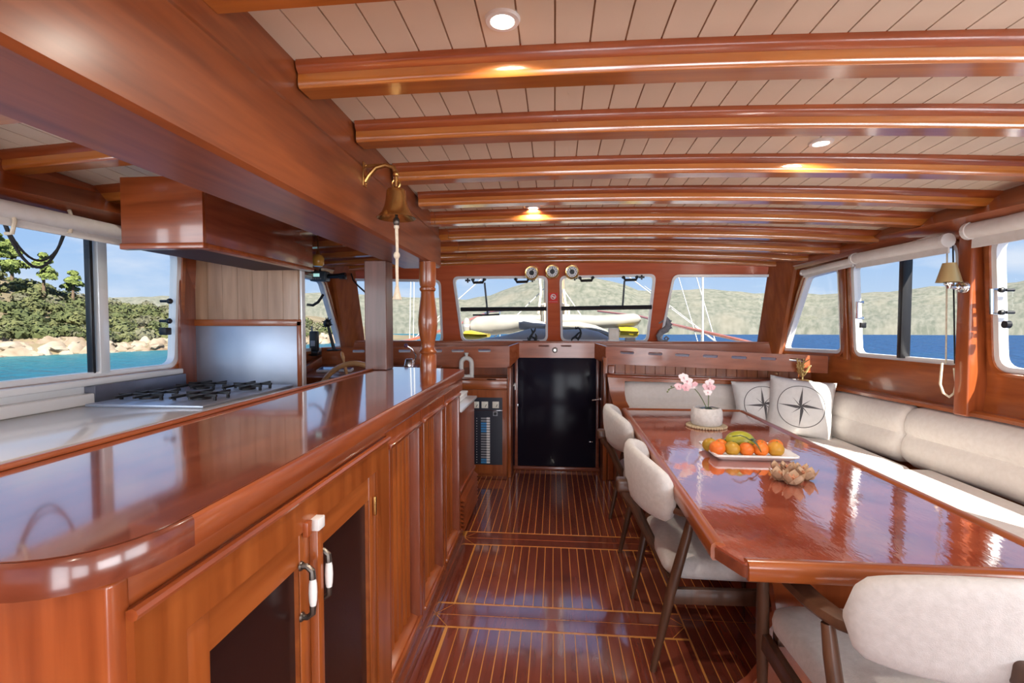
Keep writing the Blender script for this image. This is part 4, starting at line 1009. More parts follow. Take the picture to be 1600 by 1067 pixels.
ribbon('cat_figure', [(o5((300,765),(305,790),(320,785),(330,765)),[.006,.010,.009,.005]), (o5((330,775),(355,800),(365,840),(350,885),(320,920)),[.007,.009,.010,.013,.012]),
   (o5((350,830),(325,850),(300,880),(262,905),(250,930)),[.008,.009,.012,.010,.007]), (o5((300,890),(325,905),(335,928)),[.010,.009,.008])], 4.83, blk, 'slender black iron cat figure on the ledge right of the middle mullion', 'figurine')
sea = mottled('pewter_seahorse', (.16,.15,.16), (.30,.28,.29), nscale=30, rough=.5)
ribbon('seahorse_figure', [(o5((1290,765),(1325,745),(1345,720),(1375,715),(1400,745),(1405,790),(1375,840),(1320,870),(1285,920),(1290,960),(1330,975)),[.008,.012,.018,.026,.028,.030,.034,.030,.024,.016,.013]),
   (o5((1330,975),(1380,975),(1405,945),(1380,925),(1355,945),(1370,960)),[.012,.011,.010,.009,.008,.006]), (o5((1345,715),(1340,695),(1355,705)),[.007,.005,.005]),
   (o5((1410,740),(1440,735),(1420,765),(1448,775),(1425,800),(1445,820),(1415,830)),[.008]*7)], 4.83, sea, 'grey seahorse figure on the ledge by the right windscreen post', 'figurine')
a = ledge_pt(951,513,4.83); c = ledge_pt(966.5,538,4.83)
e = empty('candle_block', (lerp(a.x,c.x,.5),4.83,ZL), label='square cream block standing on the windscreen ledge', cat='ornament')
k = MB(); k.box((a.x,4.80,ZL+.004),(c.x,4.86,a.z),.004); obj('block', k, mat('cream_wax',(.78,.70,.60),.5,coat=.1), e)
k = MB(); k.box((a.x-.010,4.795,ZL),(c.x+.004,4.87,ZL+.012),.003); obj('foot', k, ceramic, e)
a = ledge_pt(977,532.5,4.83); c = ledge_pt(992,538,4.83)
e = empty('grey_case', (lerp(a.x,c.x,.5),4.83,ZL), label='small flat grey case lying on the windscreen ledge', cat='case')
k = MB(); k.box((a.x,4.80,ZL),(c.x,4.86,ZL+.022),.004); obj('case_body', k, mat('grey_plastic',(.26,.24,.25),.5), e)
k = MB(); k.box((a.x-.001,4.799,ZL+.022),(c.x+.001,4.861,ZL+.034),.004); obj('case_lid', k, mat('grey_plastic_light',(.34,.32,.33),.5), e)

# ---- ring vase on the switchboard cabinet
ce_ = mottled('bisque', (.74,.72,.66), (.80,.78,.73), nscale=30, rough=.6)
q0 = PX(729,590,y=4.405); vx = q0.x; vz = .905; rV = .048
k = MB(); P = []
hh = PX(729,553,y=4.405).z-PX(729,590,y=4.405).z
ztop = vz+hh*.80
for t in range(0,21):
    a = math.pi*t/20; P.append((vx-rV*math.cos(a),4.405,ztop-rV+rV*math.sin(a)*1.0))
P = [(vx-rV,4.405,vz),(vx-rV*1.02,4.405,vz+.05)]+P+[(vx+rV*1.02,4.405,vz+.05),(vx+rV,4.405,vz)]
k.tube(P,.021,12); k.tube([(vx-rV,4.405,vz+.012),(vx,4.405,vz+.006),(vx+rV,4.405,vz+.012)],.018,10); 
k.lathe([(.014,ztop+.005),(.013,ztop+.025),(.016,ztop+.035),(.021,ztop+.050),(.017,ztop+.050),(.012,ztop+.035)],16,(vx,4.405,0)); obj('ring_vase', k, ce_, label='cream ring-shaped vase on the switchboard cabinet', cat='vase')

# ---- wall hooks left of the door
p = PX(805,604,y=4.33); k = MB(); k.box(p-Vector((.006,.004,.03)),p+Vector((.006,.006,.03)),.003); k.tube([p+Vector((0,-.004,.03)),p+Vector((-.012,-.02,.012)),p+Vector((.006,-.028,.03))],.006,8); obj('door_hook', k, ceramic, label='small cream hook on the door jamb beside the cabinet', cat='hook')

# ---- coral ornament and dish on the corner ledge
q = PX(1258,590,y=4.02); zl = .93
zl = fbz = zz+.006-.033
e = empty('coral_ornament', (q.x,q.y,zl), label='golden branching coral ornament in the sunny corner', cat='ornament')
gold = mat('pale_gold', (.72,.55,.24), .35, metal=.7)
k = MB(); rnd = random.Random(3); base = Vector((q.x+.02,q.y+.08,zl+.008))
k.lathe([(0,0),(.05,0),(.045,.008),(.012,.014),(0,.014)],18,tuple(base)); obj('base', k, gold, e)
k = MB()
k.tube([base+Vector((0,0,.01)),base+Vector((0,0,.06)),base+Vector((.004,0,.10))],[.008,.007,.006],8)
for i in range(13):
    a = rnd.uniform(0,6.28); z0_ = rnd.uniform(.03,.10); r_ = rnd.uniform(.03,.075)
    A = base+Vector((0,0,z0_)); B = A+Vector((math.cos(a)*r_*.6,math.sin(a)*r_*.4,.02)); D = A+Vector((math.cos(a)*r_,math.sin(a)*r_*.6,.05+rnd.uniform(0,.04)))
    k.tube([A,B,D],[.006,.0055,.0035],7); k.ball(D,.006)
    k.tube([B,B+Vector((math.cos(a+1)*.02,math.sin(a+1)*.02,.03))],[.0045,.003],6)
k.tube([base+Vector((-.05,0,.11)),base+Vector((.01,0,.15)),base+Vector((.05,0,.175))],[.004,.007,.003],7)
obj('branches', k, gold, e)
k = MB(); k.lathe([(0,.0),(.10,.0),(.13,.008),(.128,.012),(.10,.006),(0,.005)],36,(q.x-.045,q.y+.075,zl)); obj('white_dish', k, ceramic, label='flat white dish under the coral ornament', cat='dish')
e.location = e.location

# ---- roller blinds
def blind(s, y0, y1, zc, r, drop, lb, ends=True):
    nm = 'roller_blind'
    xm_ = lambda y: s*(XW(y,1.9)-.075-r*.3)
    e = empty(nm, (xm_((y0+y1)/2),(y0+y1)/2,zc(.5)-r-drop), label=lb, cat='blind', group='rolled cream window blinds')
    P = [Vector((xm_(lerp(y0,y1,t)),lerp(y0,y1,t),zc(t))) for t in [i/8 for i in range(9)]]
    k = MB(); k.tube(P, r, 16); obj('roll', k, blindcloth, e)
    k = MB(); k.loft([[p+Vector((s*(r*.4),0,-r*.5)), p+Vector((s*(r*.4+.004),0,-r-drop)), p+Vector((s*(r*.4-.008),0,-r-drop)), p+Vector((s*(r*.4-.006),0,-r*.5))] for p in P]); obj('hem', k, blindcloth, e)
    for t in (0,8):
        k = MB(); p = P[t]; k.lathe([(0,-.012),(r*1.12,-.012),(r*1.12,.012),(0,.012)],16,tuple(p),'y'); obj('end_cap', k, white, e)
    return e
blind(1,3.70,3.0,lambda t: lerp(1.862,1.872,t),.036,.035,'rolled cream blind above the window beside the lamp')
blind(1,4.28,3.73,lambda t: lerp(1.822,1.852,t),.022,.02,'thin rolled cream blind above the foremost right window')
bl3 = blind(1,2.865,1.30,lambda t: lerp(1.900,1.905,t),.042,.05,'rolled cream blind at the right edge of the picture')
bl = blind(-1,ysp+.28,.9,lambda t: 1.875,.036,.03,'rolled cream blind above the galley window')
for px in (8,100):
    p = side_pt(px,346,-1,-.06); k = MB(); k.tube([(p.x,p.y,p.z+.06),(p.x+.03,p.y,p.z+.05),(p.x+.045,p.y,p.z+.0),(p.x+.03,p.y,p.z-.05),(p.x,p.y,p.z-.05)],.008,8); obj('tie', k, rope, bl)
k = MB(); P = []
a, c = side_pt(4,346,-1,-.05), side_pt(97,368,-1,-.05)
for i in range(15): t = i/14; P.append(a.lerp(c,t)+Vector((.004,0,-.17*math.sin(math.pi*t)**.8)))
k.tube(P,.006,8)
for i in range(15): t = i/14; P[i] = P[i]+Vector((.006,-.0,.03*math.sin(math.pi*t)))
k.tube(P,.005,8); obj('cord_loop', k, cordblack, bl, label='black beaded cord hanging in a loop')

# ---- gimballed wall lamp on the post, its cords, and the rope loop
yl = 2.93; pl = PX(1483,427,y=yl)
lm = empty('wall_lamp', PX(1500,450,y=yl), label='brass-shaded swivel wall lamp on the right window post', cat='lamp')
za, zb_ = PX(1483,411,y=yl).z, PX(1483,441,y=yl).z
shade = mat('brass_shade', (.66,.52,.26), .35, metal=.55)
k = MB(); k.lathe([(.030,za),(.031,za),(.058,zb_+.004),(.060,zb_),(.056,zb_),(.028,za-.002)],28,(pl.x,yl,0)); obj('lamp_shade', k, shade, lm)
k = MB(); k.lathe([(0,zb_-.035),(.010,zb_-.035),(.014,zb_-.02),(.022,zb_-.012),(.024,zb_+.002),(.010,zb_+.03),(0,zb_+.03)],16,(pl.x,yl,0)); obj('lamp_holder', k, chrome, lm)
xw_ = 2.28
k = MB(); k.tube([(pl.x,yl,zb_-.02),(pl.x+.03,yl,zb_-.028),(xw_-.035,yl,zb_-.028),(xw_,yl,zb_-.028)],[.008,.011,.011,.014],10); k.ball((pl.x+.045,yl,zb_-.028),.018); obj('swivel_arm', k, chrome, lm)
k = MB(); k.lathe([(0,-.022),(.030,-.018),(.036,-.006),(.036,0),(0,0)],20,(xw_,yl,zb_-.028),'x'); obj('wall_mount', k, chrome, lm)
zr = PX(1480,378,y=yl+.1).z
rc_ = empty('blind_pull_cord', (PX(1483,500,y=yl+.1).x, yl+.1, 1.3), label='pair of blind cords hanging behind the wall lamp', cat='cord')
for px, m_ in ((1480,rope),(1489,cordblack)):
    a = PX(px,382,y=yl+.12); c = PX(px+ (3 if px > 1484 else -2),568,y=yl+.12); k = MB(); k.tube([a,a.lerp(c,.5),c],.0042,7); obj('cord', k, m_, rc_)
k = MB(); a = PX(1472,567,y=yl+.06); P = [a, PX(1469,600,y=yl+.06), PX(1474,614,y=yl+.06), PX(1483,620,y=yl+.06), PX(1491,614,y=yl+.06), PX(1494,600,y=yl+.06), PX(1491,575,y=yl+.06)]
k.tube(P,.0065,8); obj('rope_loop', k, rope, label='short white rope loop hanging below the right window', cat='rope')

# ---- helm-side clutter: radio, handset, mace-like stick, cable, lantern, bottles
yR = 4.25
def pr_(px,py,y=yR): return PX(px,py,y=y)
q = pr_(500,432); rad = empty('marine_radio', q, label='dark marine radio with lit display hung at the left windscreen corner', cat='radio')
k = MB(); k.box(q-Vector((.075,.05,.045)),q+Vector((.075,.05,.045)),.012,3); obj('case', k, mat('radio_grey',(.07,.10,.12),.4), rad)
k = MB(); k.box(q+Vector((-.035,-.054,-.006)),q+Vector((.02,-.050,.022))); obj('display', k, emis('radio_display',(.30,.55,.52),.9), rad)
k = MB()
for i in range(4): k.box(q+Vector((-.045+i*.022,-.055,-.030)),q+Vector((-.03+i*.022,-.050,-.018)),.002)
obj('buttons', k, tagg, rad)
k = MB(); k.tube([q+Vector((.07,0,0)),pr_(530,431),pr_(540,430)],[.02,.022,.026],10); k.box(pr_(536,434)-Vector((.03,.02,.012)),pr_(536,434)+Vector((.03,.02,.02)),.005); k.tube([q+Vector((0,0,.04)),q+Vector((0,.03,.40))],.010,8); obj('mounting_arm', k, black, rad)
q = pr_(493,552); hs_ = empty('radio_handset', pr_(491,560), label='black handheld radio standing at the left end of the helm', cat='handset')
k = MB(); a = pr_(491,532); k.box(a-Vector((.038,.025,.10)),a+Vector((.038,.025,.085)),.012,3); obj('body', k, black, hs_)
k = MB(); k.box(a+Vector((-.022,-.029,-.05)),a+Vector((.022,-.025,.0)),.002); k.tube([a+Vector((-.02,0,.08)),a+Vector((-.02,0,.13))],.008,8); obj('keypad', k, tagg, hs_)
k = MB(); k.box(a-Vector((.05,.04,.135)),a+Vector((.05,.04,-.095)),.006); k.box((a.x-.03,a.y-.01,1.101),(a.x+.03,a.y+.02,a.z-.13),.004); obj('cradle', k, black, hs_)
st = empty('spiked_stick', pr_(522,545), label='black stick with a spiked round head leaning on the helm', cat='ornament')
a, c = pr_(511.5,505), pr_(522,546)
k = MB(); k.tube([c,c.lerp(a,.5),a],[.016,.014,.011],10); obj('shaft', k, blk, st)
k = MB(); k.ball(a+Vector((0,0,.0)),.036,14,10); rnd = random.Random(5)
for i in range(16):
    d = Vector((rnd.gauss(0,1),rnd.gauss(0,1),rnd.gauss(0,1))).normalized(); k.tube([a+d*.03,a+d*.055],[.008,.002],6)
obj('spiked_head', k, blk, st)
k = MB(); k.box(c-Vector((.05,.04,.012)),c+Vector((.05,.04,.004)),.003); obj('foot', k, blk, st)
k = MB(); k.tube([pr_(480,476),pr_(489,477),pr_(497,472),pr_(502,465),pr_(505,460)],.012,10); obj('black_hose', k, rubber, label='short curved black hose in front of the left helm window', cat='hose')
k = MB(); k.tube([PX(549,428,y=4.60),PX(552,438,y=4.50),PX(560,447,y=4.3),PX(569,455,y=3.9),PX(575,460,y=q_sq+.06)],.007,8); obj('cable', k, cordblack, label='thin black cable across the window left of the square post', cat='cable')
q = pr_(497,406,3.3); ln = empty('amber_lantern', q, label='small amber glass lantern hanging beyond the galley bulkhead', cat='lantern')
amb = mat('amber_glass',(.65,.36,.06),.15,coat=.5)
k = MB(); k.lathe([(0,-.045),(.03,-.045),(.04,-.03),(.042,.01),(.03,.03),(.012,.04),(0,.04)],18,tuple(q)); obj('globe', k, amb, ln)
k = MB(); k.tube([q+Vector((0,0,.035)),q+Vector((0,0,.3))],.004,6); k.lathe([(0,.034),(.02,.034),(.012,.06),(0,.062)],12,tuple(q)); obj('hanger', k, brass, ln)
# aluminium A-post strip and wooden post at the left windscreen corner
# ================================================================== things on the table
q = PX(1106,668,z=TZ)
cx_, cy_ = q.x, q.y+.03
e = empty('potted_orchid', (cx_,cy_,TZ), label='pink and white orchid in a pale woven pot on the table', cat='plant')
pot = mottled('woven_pot', (.58,.55,.52), (.74,.71,.68), nscale=45, rough=.8, bump=.8)
k = MB(); k.lathe([(0,.012),(.080,.012),(.091,.022),(.095,.06),(.092,.105),(.082,.122),(.074,.122),(.07,.10),(0,.095)],36,(cx_,cy_,TZ)); obj('pot', k, pot, e, smooth=50)
k = MB(); k.lathe([(0,0),(.105,0),(.116,.006),(.116,.012),(.10,.014),(0,.013)],40,(cx_,cy_,TZ))
for i in range(44):
    a = 2*math.pi*i/44; k.ball((cx_+.116*math.cos(a),cy_+.116*math.sin(a),TZ+.007),.0075,8,6)
obj('woven_saucer', k, mottled('seagrass',(.40,.30,.18),(.62,.50,.34),nscale=60,rough=.9), e)
leafm = mat('orchid_leaf', (.03,.065,.045), .35, coat=.3)
def leaf(base, d, l, w, m, par, name='leaf', bend=.4):
    d = Vector(d).normalized(); sd = d.cross(Vector((0,0,1)))
    sd = sd.normalized() if sd.length > .01 else Vector((1,0,0)); nn = sd.cross(d); k = MB(); rings = []
    for i in range(9):
        t = i/8; ww = w*math.sin(math.pi*min(1,.08+t*.92))**.7; c = Vector(base)+d*l*t+Vector((0,0,-bend*l*t*t))
        rings.append([c-sd*ww+nn*.004,c-nn*.002,c+sd*ww+nn*.004,c+nn*.003])
    k.loft(rings); return obj(name, k, m, par, smooth=60)
lc_ = Vector((cx_,cy_,TZ+.118))
leaf(lc_,(1,-.2,.35),.075,.02,leafm,e); leaf(lc_,(-1,-.3,.1),.07,.02,leafm,e); leaf(lc_,(.1,-1,.1),.06,.022,leafm,e); leaf(lc_,(.5,1,.2),.07,.02,leafm,e)
stemm = mat('orchid_stem', (.16,.20,.08), .5)
pet = mottled('orchid_petal', (.86,.70,.72), (.90,.84,.84), nscale=25, rough=.6); petp = mottled('orchid_petal_pink', (.74,.36,.42), (.86,.64,.66), nscale=30, rough=.6)
ylo = q.y+.03
def opt(px,py,dy=0): return PX(px,py,y=cy_+dy)
s1_ = [lc_, opt(1098,625), opt(1092,615), opt(1086,608), opt(1072,600), opt(1058,603), opt(1045,608)]
s2_ = [lc_+Vector((.01,0,0)), opt(1107,622,.01), opt(1108,605,.01), opt(1109,590,.01)]
for s_ in (s1_,s2_):
    k = MB(); k.tube(s_,.003,7); obj('stem', k, stemm, e)
def flower(c, sc, m, par, seed):
    rnd = random.Random(seed); k = MB(); nrm = Vector((rnd.uniform(-.3,.3),-1,rnd.uniform(-.1,.4))).normalized()
    ur = nrm.cross(Vector((0,0,1))).normalized(); uv = ur.cross(nrm)
    for i in range(5):
        a = R(90+72*i+rnd.uniform(-8,8)); d = ur*math.cos(a)+uv*math.sin(a); sd = nrm.cross(d); l = sc*(1.0 if i in (1,4) else .85); w = l*.46; rings = []
        for j in range(6):
            t = j/5; ww = w*math.sin(math.pi*min(1,.1+t*.9))**.6; cc = c+d*l*t+nrm*(.25*l*(t-t*t))
            rings.append([cc-sd*ww,cc-nrm*.0012,cc+sd*ww,cc+nrm*.0016])
        k.loft(rings)
    f = obj('flower', k, m, par, smooth=60)
    k = MB(); k.ball(c+nrm*.005,sc*.16,8,6); k.tube([c+nrm*.004,c+nrm*.012-uv*sc*.3],[sc*.10,sc*.06],6); obj('lip', k, petp, f)
for i,(px,py,s_,mm_) in enumerate(((1068,590,.036,pet),(1074,596,.036,pet),(1060,604,.030,petp),(1072,605,.032,petp),(1082,603,.026,pet),(1086,600,.020,petp),(1104,604,.030,petp),(1109,598,.030,pet),(1106,613,.028,pet),(1112,605,.026,petp))):
    flower(opt(px,py,-.012-.004*i), s_, mm_, e, i)
k = MB()
for px,py in ((1049,604),(1045,609),(1043,612)): k.ball(opt(px,py),.006,8,6)
obj('bud', k, stemm, e)

# ---- fruit platter
x0,x1,y0,y1 = .755,1.14,2.335,2.61
pl_ = empty('fruit_platter', ((x0+x1)/2,(y0+y1)/2,TZ), label='white rectangular platter holding oranges and a melon', cat='platter')
k = MB(); rings = []
def rr_(ins,z,r=.02): return [(u,v,TZ+z) for u,v in rpoly([(x0+ins,y0+ins),(x1-ins,y0+ins),(x1-ins,y1-ins),(x0+ins,y1-ins)],r,4)]
k.loft([rr_(.035,.0),rr_(.030,.002),rr_(.008,.018),rr_(.0,.024),rr_(.0,.032),rr_(.010,.032),rr_(.05,.013),rr_(.06,.010)]); obj('dish', k, ceramic, pl_, smooth=40)
pl_rot = 0
org = mottled('orange_peel', (.70,.13,.012), (.78,.21,.02), nscale=5, rough=.42, bump=.3, bscale=160, vary=.1)
org2 = mottled('orange_peel_greenish', (.62,.22,.015), (.34,.28,.02), nscale=4, rough=.42, bump=.3, bscale=160, vary=.1)
fr_ = [(1109.5,692,org2,.036,'greenish orange at the far left of the platter'),(1121,693,org,.036,'bright orange, second along the front row of the platter'),(1144,697,org2,.035,'yellowish orange in the middle of the front row'),
       (1166.5,697,org,.034,'orange with a green leaf on it, in the front row'),(1188.5,697,org,.035,'reddish orange right of the leafed one in the front row'),(1212,695,org2,.037,'large orange with a green base at the right end of the front row'),
       (1126,683,org,.031,'orange half hidden left of the melon'),(1189,687,org,.031,'orange half hidden right of the melon'),(1212,689,org,.033,'orange in the back row at the right')]
me_o = {}
for i,(px,py,m_,r_,lb) in enumerate(fr_):
    yy = y0+.068 if i in (1,2,3,4,5) else (y0+.125 if i == 0 else y0+.155)
    p = PX(px,py,y=yy); zc_ = TZ+.012+r_
    e = empty('orange', (p.x,yy,zc_-r_), label=lb, cat='orange', group='oranges on the platter')
    k = MB(); k.ball((p.x,yy,zc_),r_,20,14,(1.03,1.03,.95)); obj('peel', k, m_, e, smooth=80)
    k = MB(); k.lathe([(0,0),(.004,0),(.003,.003),(0,.003)],8,(p.x+.006,yy,zc_+r_*.945)); obj('stem_end', k, mat('stem_green',(.12,.16,.04),.7) if i == 0 else bpy.data.materials['stem_green'], e)
    if i == 3:
        lg = mat('citrus_leaf',(.06,.13,.04),.35,coat=.3)
        b0 = Vector((p.x+.012,yy-.01,zc_+r_+.012)); leaf(b0,(.8,-.6,-.1),.05,.012,lg,e,bend=.9); leaf(b0,(.6,-.3,.5),.045,.011,lg,e,bend=.8)
        k = MB(); k.tube([b0+Vector((-.075,.02,.012)),b0+Vector((-.045,.0,.022)),b0+Vector((-.02,.0,.014)),b0],[.0025,.0025,.003,.003],6); obj('twig', k, mat('twig',(.10,.12,.05),.7), e)
p = PX(1156,687,y=y0+.165)
e = empty('melon', (p.x,y0+.165,TZ+.012), label='small green and yellow melon lying among the oranges', cat='melon')
k = MB(); k.ball((p.x,y0+.165,TZ+.012+.050),.05,28,16,(1.42,1,1.0)); obj('rind', k, mottled('melon_rind',(.24,.25,.02),(.42,.38,.03),(2,9,9),2.5,.35), e, smooth=80)
k = MB(); k.tube([(p.x-.07,y0+.165,TZ+.066),(p.x-.078,y0+.16,TZ+.07)],[.005,.003],8); obj('stalk', k, stemm, e)

# ---- dried seed-pod flowers
pod = mottled('dried_pod', (.36,.20,.11), (.62,.44,.29), nscale=20, rough=.75, bump=.5)
podin = mottled('dried_pod_inside', (.42,.15,.07), (.66,.32,.19), nscale=20, rough=.8)
pods = [(1218,750,.040,.2,'dried pod flower at the left of the table cluster'),(1239,757,.044,1.1,'dried pod flower at the front of the table cluster'),(1259,750,.041,2.0,'dried pod flower at the right of the table cluster'),
        (1216,737,.034,2.9,'small dried pod flower at the back left of the cluster'),(1236,742,.038,.7,'dried pod flower in the middle of the cluster'),(1250,739,.032,1.6,'small dried pod flower at the back right of the cluster')]
for i,(px,py,r_,tw,lb) in enumerate(pods):
    p = PX(px,py,z=TZ); p.z = TZ
    if i == 4: p.y += .02
    e = empty('pod_flower', p, label=lb, cat='ornament', group='dried pod flowers on the table')
    tilt = Vector((p.x-.955,p.y-2.09,0))*2.0
    for j in range(5):
        a = tw+2*math.pi*j/5; k = MB(); rings = []
        d = Vector((math.cos(a),math.sin(a),0)); sd = Vector((-d.y,d.x,0))
        for t in [n/6 for n in range(7)]:
            ww = r_*.62*math.sin(math.pi*min(1,.12+.88*t))**.7; rad = r_*(.15+.85*math.sin(t*1.35)); zz_ = r_*1.15*(t**1.6)+.002
            c = p+d*rad+Vector((0,0,zz_))+tilt*zz_*.8
            rings.append([c-sd*ww+d*ww*-.25, c-Vector((0,0,.003)), c+sd*ww+d*ww*-.25, c+Vector((0,0,.0025))-d*.002])
        k.loft(rings); obj('petal', k, pod, e, smooth=60)
    k = MB(); c = p+Vector((0,0,r_*.42))+tilt*r_*.3; k.ball(c,r_*.42,12,8,(1,1,.7))
    for j in range(6): a = tw+j; k.tube([c,c+Vector((math.cos(a)*r_*.45,math.sin(a)*r_*.45,r_*.42))],[.006,.003],6)
    obj('heart', k, podin, e)
# ================================================================== outside
ZW = -2.0
from mathutils import noise as mn
# ---- sea
wm = bpy.data.materials.new('sea_water'); wm.use_nodes = True; p_ = bsdf(wm)
tc_ = N(wm,'ShaderNodeTexCoord'); sp_ = N(wm,'ShaderNodeSeparateXYZ'); LK(wm, tc_.outputs['Object'], sp_.inputs[0])
mr_ = N(wm,'ShaderNodeMapRange'); mr_.inputs['From Min'].default_value = -75; mr_.inputs['From Max'].default_value = -5; LK(wm, sp_.outputs['X'], mr_.inputs[0])
nzc = N(wm,'ShaderNodeTexNoise'); nzc.inputs['Scale'].default_value = .09; nzc.inputs['Detail'].default_value = 4; LK(wm, tc_.outputs['Object'], nzc.inputs['Vector'])
ad_ = N(wm,'ShaderNodeMath', operation='MULTIPLY_ADD'); ad_.inputs[1].default_value = .35; LK(wm, nzc.outputs['Fac'], ad_.inputs[0])
sb_ = N(wm,'ShaderNodeMath', operation='SUBTRACT'); sb_.inputs[1].default_value = .17; LK(wm, mr_.outputs[0], sb_.inputs[0]); LK(wm, sb_.outputs[0], ad_.inputs[2])
cr_ = N(wm,'ShaderNodeValToRGB'); cr_.color_ramp.elements[0].color = (.010,.155,.155,1); cr_.color_ramp.elements[1].color = (.003,.040,.125,1)
LK(wm, ad_.outputs[0], cr_.inputs[0]); LK(wm, cr_.outputs[0], p_.inputs['Base Color'])
p_.inputs['Roughness'].default_value = .35; p_.inputs['Specular IOR Level'].default_value = .25
mp_ = N(wm,'ShaderNodeMapping'); mp_.inputs['Scale'].default_value = (.8,.8,.8); LK(wm, tc_.outputs['Object'], mp_.inputs[0])
nw = N(wm,'ShaderNodeTexNoise'); nw.inputs['Scale'].default_value = 1.1; nw.inputs['Detail'].default_value = 6; LK(wm, mp_.outputs[0], nw.inputs['Vector'])
bw_ = N(wm,'ShaderNodeBump'); bw_.inputs['Strength'].default_value = 1.0; bw_.inputs['Distance'].default_value = 1.2; LK(wm, nw.outputs['Fac'], bw_.inputs['Height']); LK(wm, bw_.outputs[0], p_.inputs['Normal'])
k = MB(); k.box((-1500,-600,ZW-.5),(1500,1500,ZW)); obj('sea', k, wm, label='rippled blue sea, turquoise near the left shore', cat='sea', kind='stuff', smooth=0)

# ---- far hills across the bay
hm = mat('maquis_hillside', (.2,.2,.12), .95)
uvn = N(hm,'ShaderNodeUVMap'); uvn.uv_map = 'UVMap'
n1 = N(hm,'ShaderNodeTexNoise'); n1.inputs['Scale'].default_value = 9; n1.inputs['Detail'].default_value = 8; n1.inputs['Roughness'].default_value = .62
n2 = N(hm,'ShaderNodeTexNoise'); n2.inputs['Scale'].default_value = 1.3; n2.inputs['Detail'].default_value = 3
LK(hm, uvn.outputs[0], n1.inputs['Vector']); LK(hm, uvn.outputs[0], n2.inputs['Vector'])
r1 = N(hm,'ShaderNodeValToRGB'); r1.color_ramp.elements[0].position = .38; r1.color_ramp.elements[1].position = .62; r1.color_ramp.elements[0].color = (.085,.093,.064,1); r1.color_ramp.elements[1].color = (.17,.165,.127,1)
r2 = N(hm,'ShaderNodeValToRGB'); r2.color_ramp.elements[0].position = .5; r2.color_ramp.elements[1].position = .72; r2.color_ramp.elements[0].color = (0,0,0,1); r2.color_ramp.elements[1].color = (.6,.6,.6,1)
m1 = N(hm,'ShaderNodeMix'); m1.data_type = 'RGBA'; m1.inputs['B'].default_value = (.215,.19,.14,1)
LK(hm, n1.outputs['Fac'], r1.inputs[0]); LK(hm, n2.outputs['Fac'], r2.inputs[0]); LK(hm, r2.outputs[0], m1.inputs['Factor']); LK(hm, r1.outputs[0], m1.inputs['A']); LK(hm, m1.outputs['Result'], bsdf(hm).inputs['Base Color'])
def ridge(az):                                             # skyline height in pixels above the far shore, by picture column
    return interp([(-900,62),(0,60),(330,64),(480,68),(560,62),(650,58),(700,56),(720,56),(760,61),(800,75),(850,89),(880,94),(920,90),(960,82),(1000,68),(1050,67),(1100,70),(1150,65),(1213,62),(1290,61),(1340,62),(1400,66),(1440,71),(1500,72),(1560,76),(1600,84),(1900,95),(2600,90)], az)
k = MB(); rows = []
cols = [-1000+i*20 for i in range(176)]
for j in range(26):
    t = j/25; row = []
    for px in cols:
        a = math.atan((px-VPX)/F*.95)
        D = 148+t*520; Dd = D
        wob = mn.noise(Vector((px*.01,3,0)))*6
        r0 = (Dd+wob*(1-t))/max(.30,math.cos(a)) if abs(a) < 1.25 else (Dd+wob)/.30
        x, y = r0*math.sin(a), r0*math.cos(a)
        hp = ridge(px)+2.5*mn.noise(Vector((px*.03,0,1)))
        prof_ = (t**.85)*(1+.0)
        zt_ = H + ((hp-18)/F)*668
        nz_ = mn.fractal(Vector((x*.012,y*.012,0)),1,2,5)*18*t*(1-t)*2
        sh = .012 if t < .02 else 0
        z = ZW-.4 + (zt_-ZW)*(t**1.15) + nz_*.5 + (0 if j == 0 else .8)
        row.append((x,y,z))
    rows.append(row)
k.loft(rows, close=False)
k.bm.verts.ensure_lookup_table(); k.bm.verts.index_update(); uvl = k.bm.loops.layers.uv.new('UVMap'); nc = len(cols)
for f_ in k.bm.faces:
    for lp in f_.loops: jj, ii = divmod(lp.vert.index, nc); lp[uvl].uv = (cols[ii]/80, 2.2*(jj/25)**1.15)
obj('far_hills', k, hm, label='grey-green scrub-covered hills across the bay', cat='hills', kind='structure', smooth=180)
# ---- near left shore: terrain with rock band, scrub, pines
A0, A1 = Vector((-54,47)), Vector((-47,61))
dirS = (A1-A0).normalized(); inl = Vector((-dirS.y,dirS.x));
if inl.x > 0: inl = -inl
rock = mottled('shore_rock', (.14,.095,.06), (.31,.255,.195), (1,1,1.5), .35, .9, 8, bump=1.0)
earth = mottled('scrub_earth', (.10,.08,.045), (.19,.15,.09), nscale=.2, rough=1)
def shore_h(s, t):                                         # s along shore, t inland
    base = interp([(-6,-1.5),(0,-.3),(2.2,.9),(4.5,1.6),(8,2.6),(16,6.0),(26,9.6),(40,12.5),(60,13)], t)
    sl = interp([(-80,1.45),(-20,1.35),(-4,1.15),(4,.90),(13,.62),(22,.50),(60,.42)], s)
    return base*sl*(1 if t > 4.5 else 1) + .8*mn.noise(Vector((s*.18,t*.18,0)))*min(1,max(0,t/3))
def SP(s,t,dz=0): q = A0+dirS*s+inl*t; return Vector((q.x,q.y,ZW+shore_h(s,t)+dz))
k = MB(); k.loft([[SP(s,t) for s in range(-80,61,2)] for t in (-6,-3,-1,0,1,2,3,4,5,6,8,10,12,15,18,22,26,30,35,40,50,60)], close=False)
obj('shore_slope', k, earth, label='scrub slope of the nearby left shore', cat='shore', kind='structure', smooth=180)
rnd = random.Random(11)
k = MB(); rw_ = []
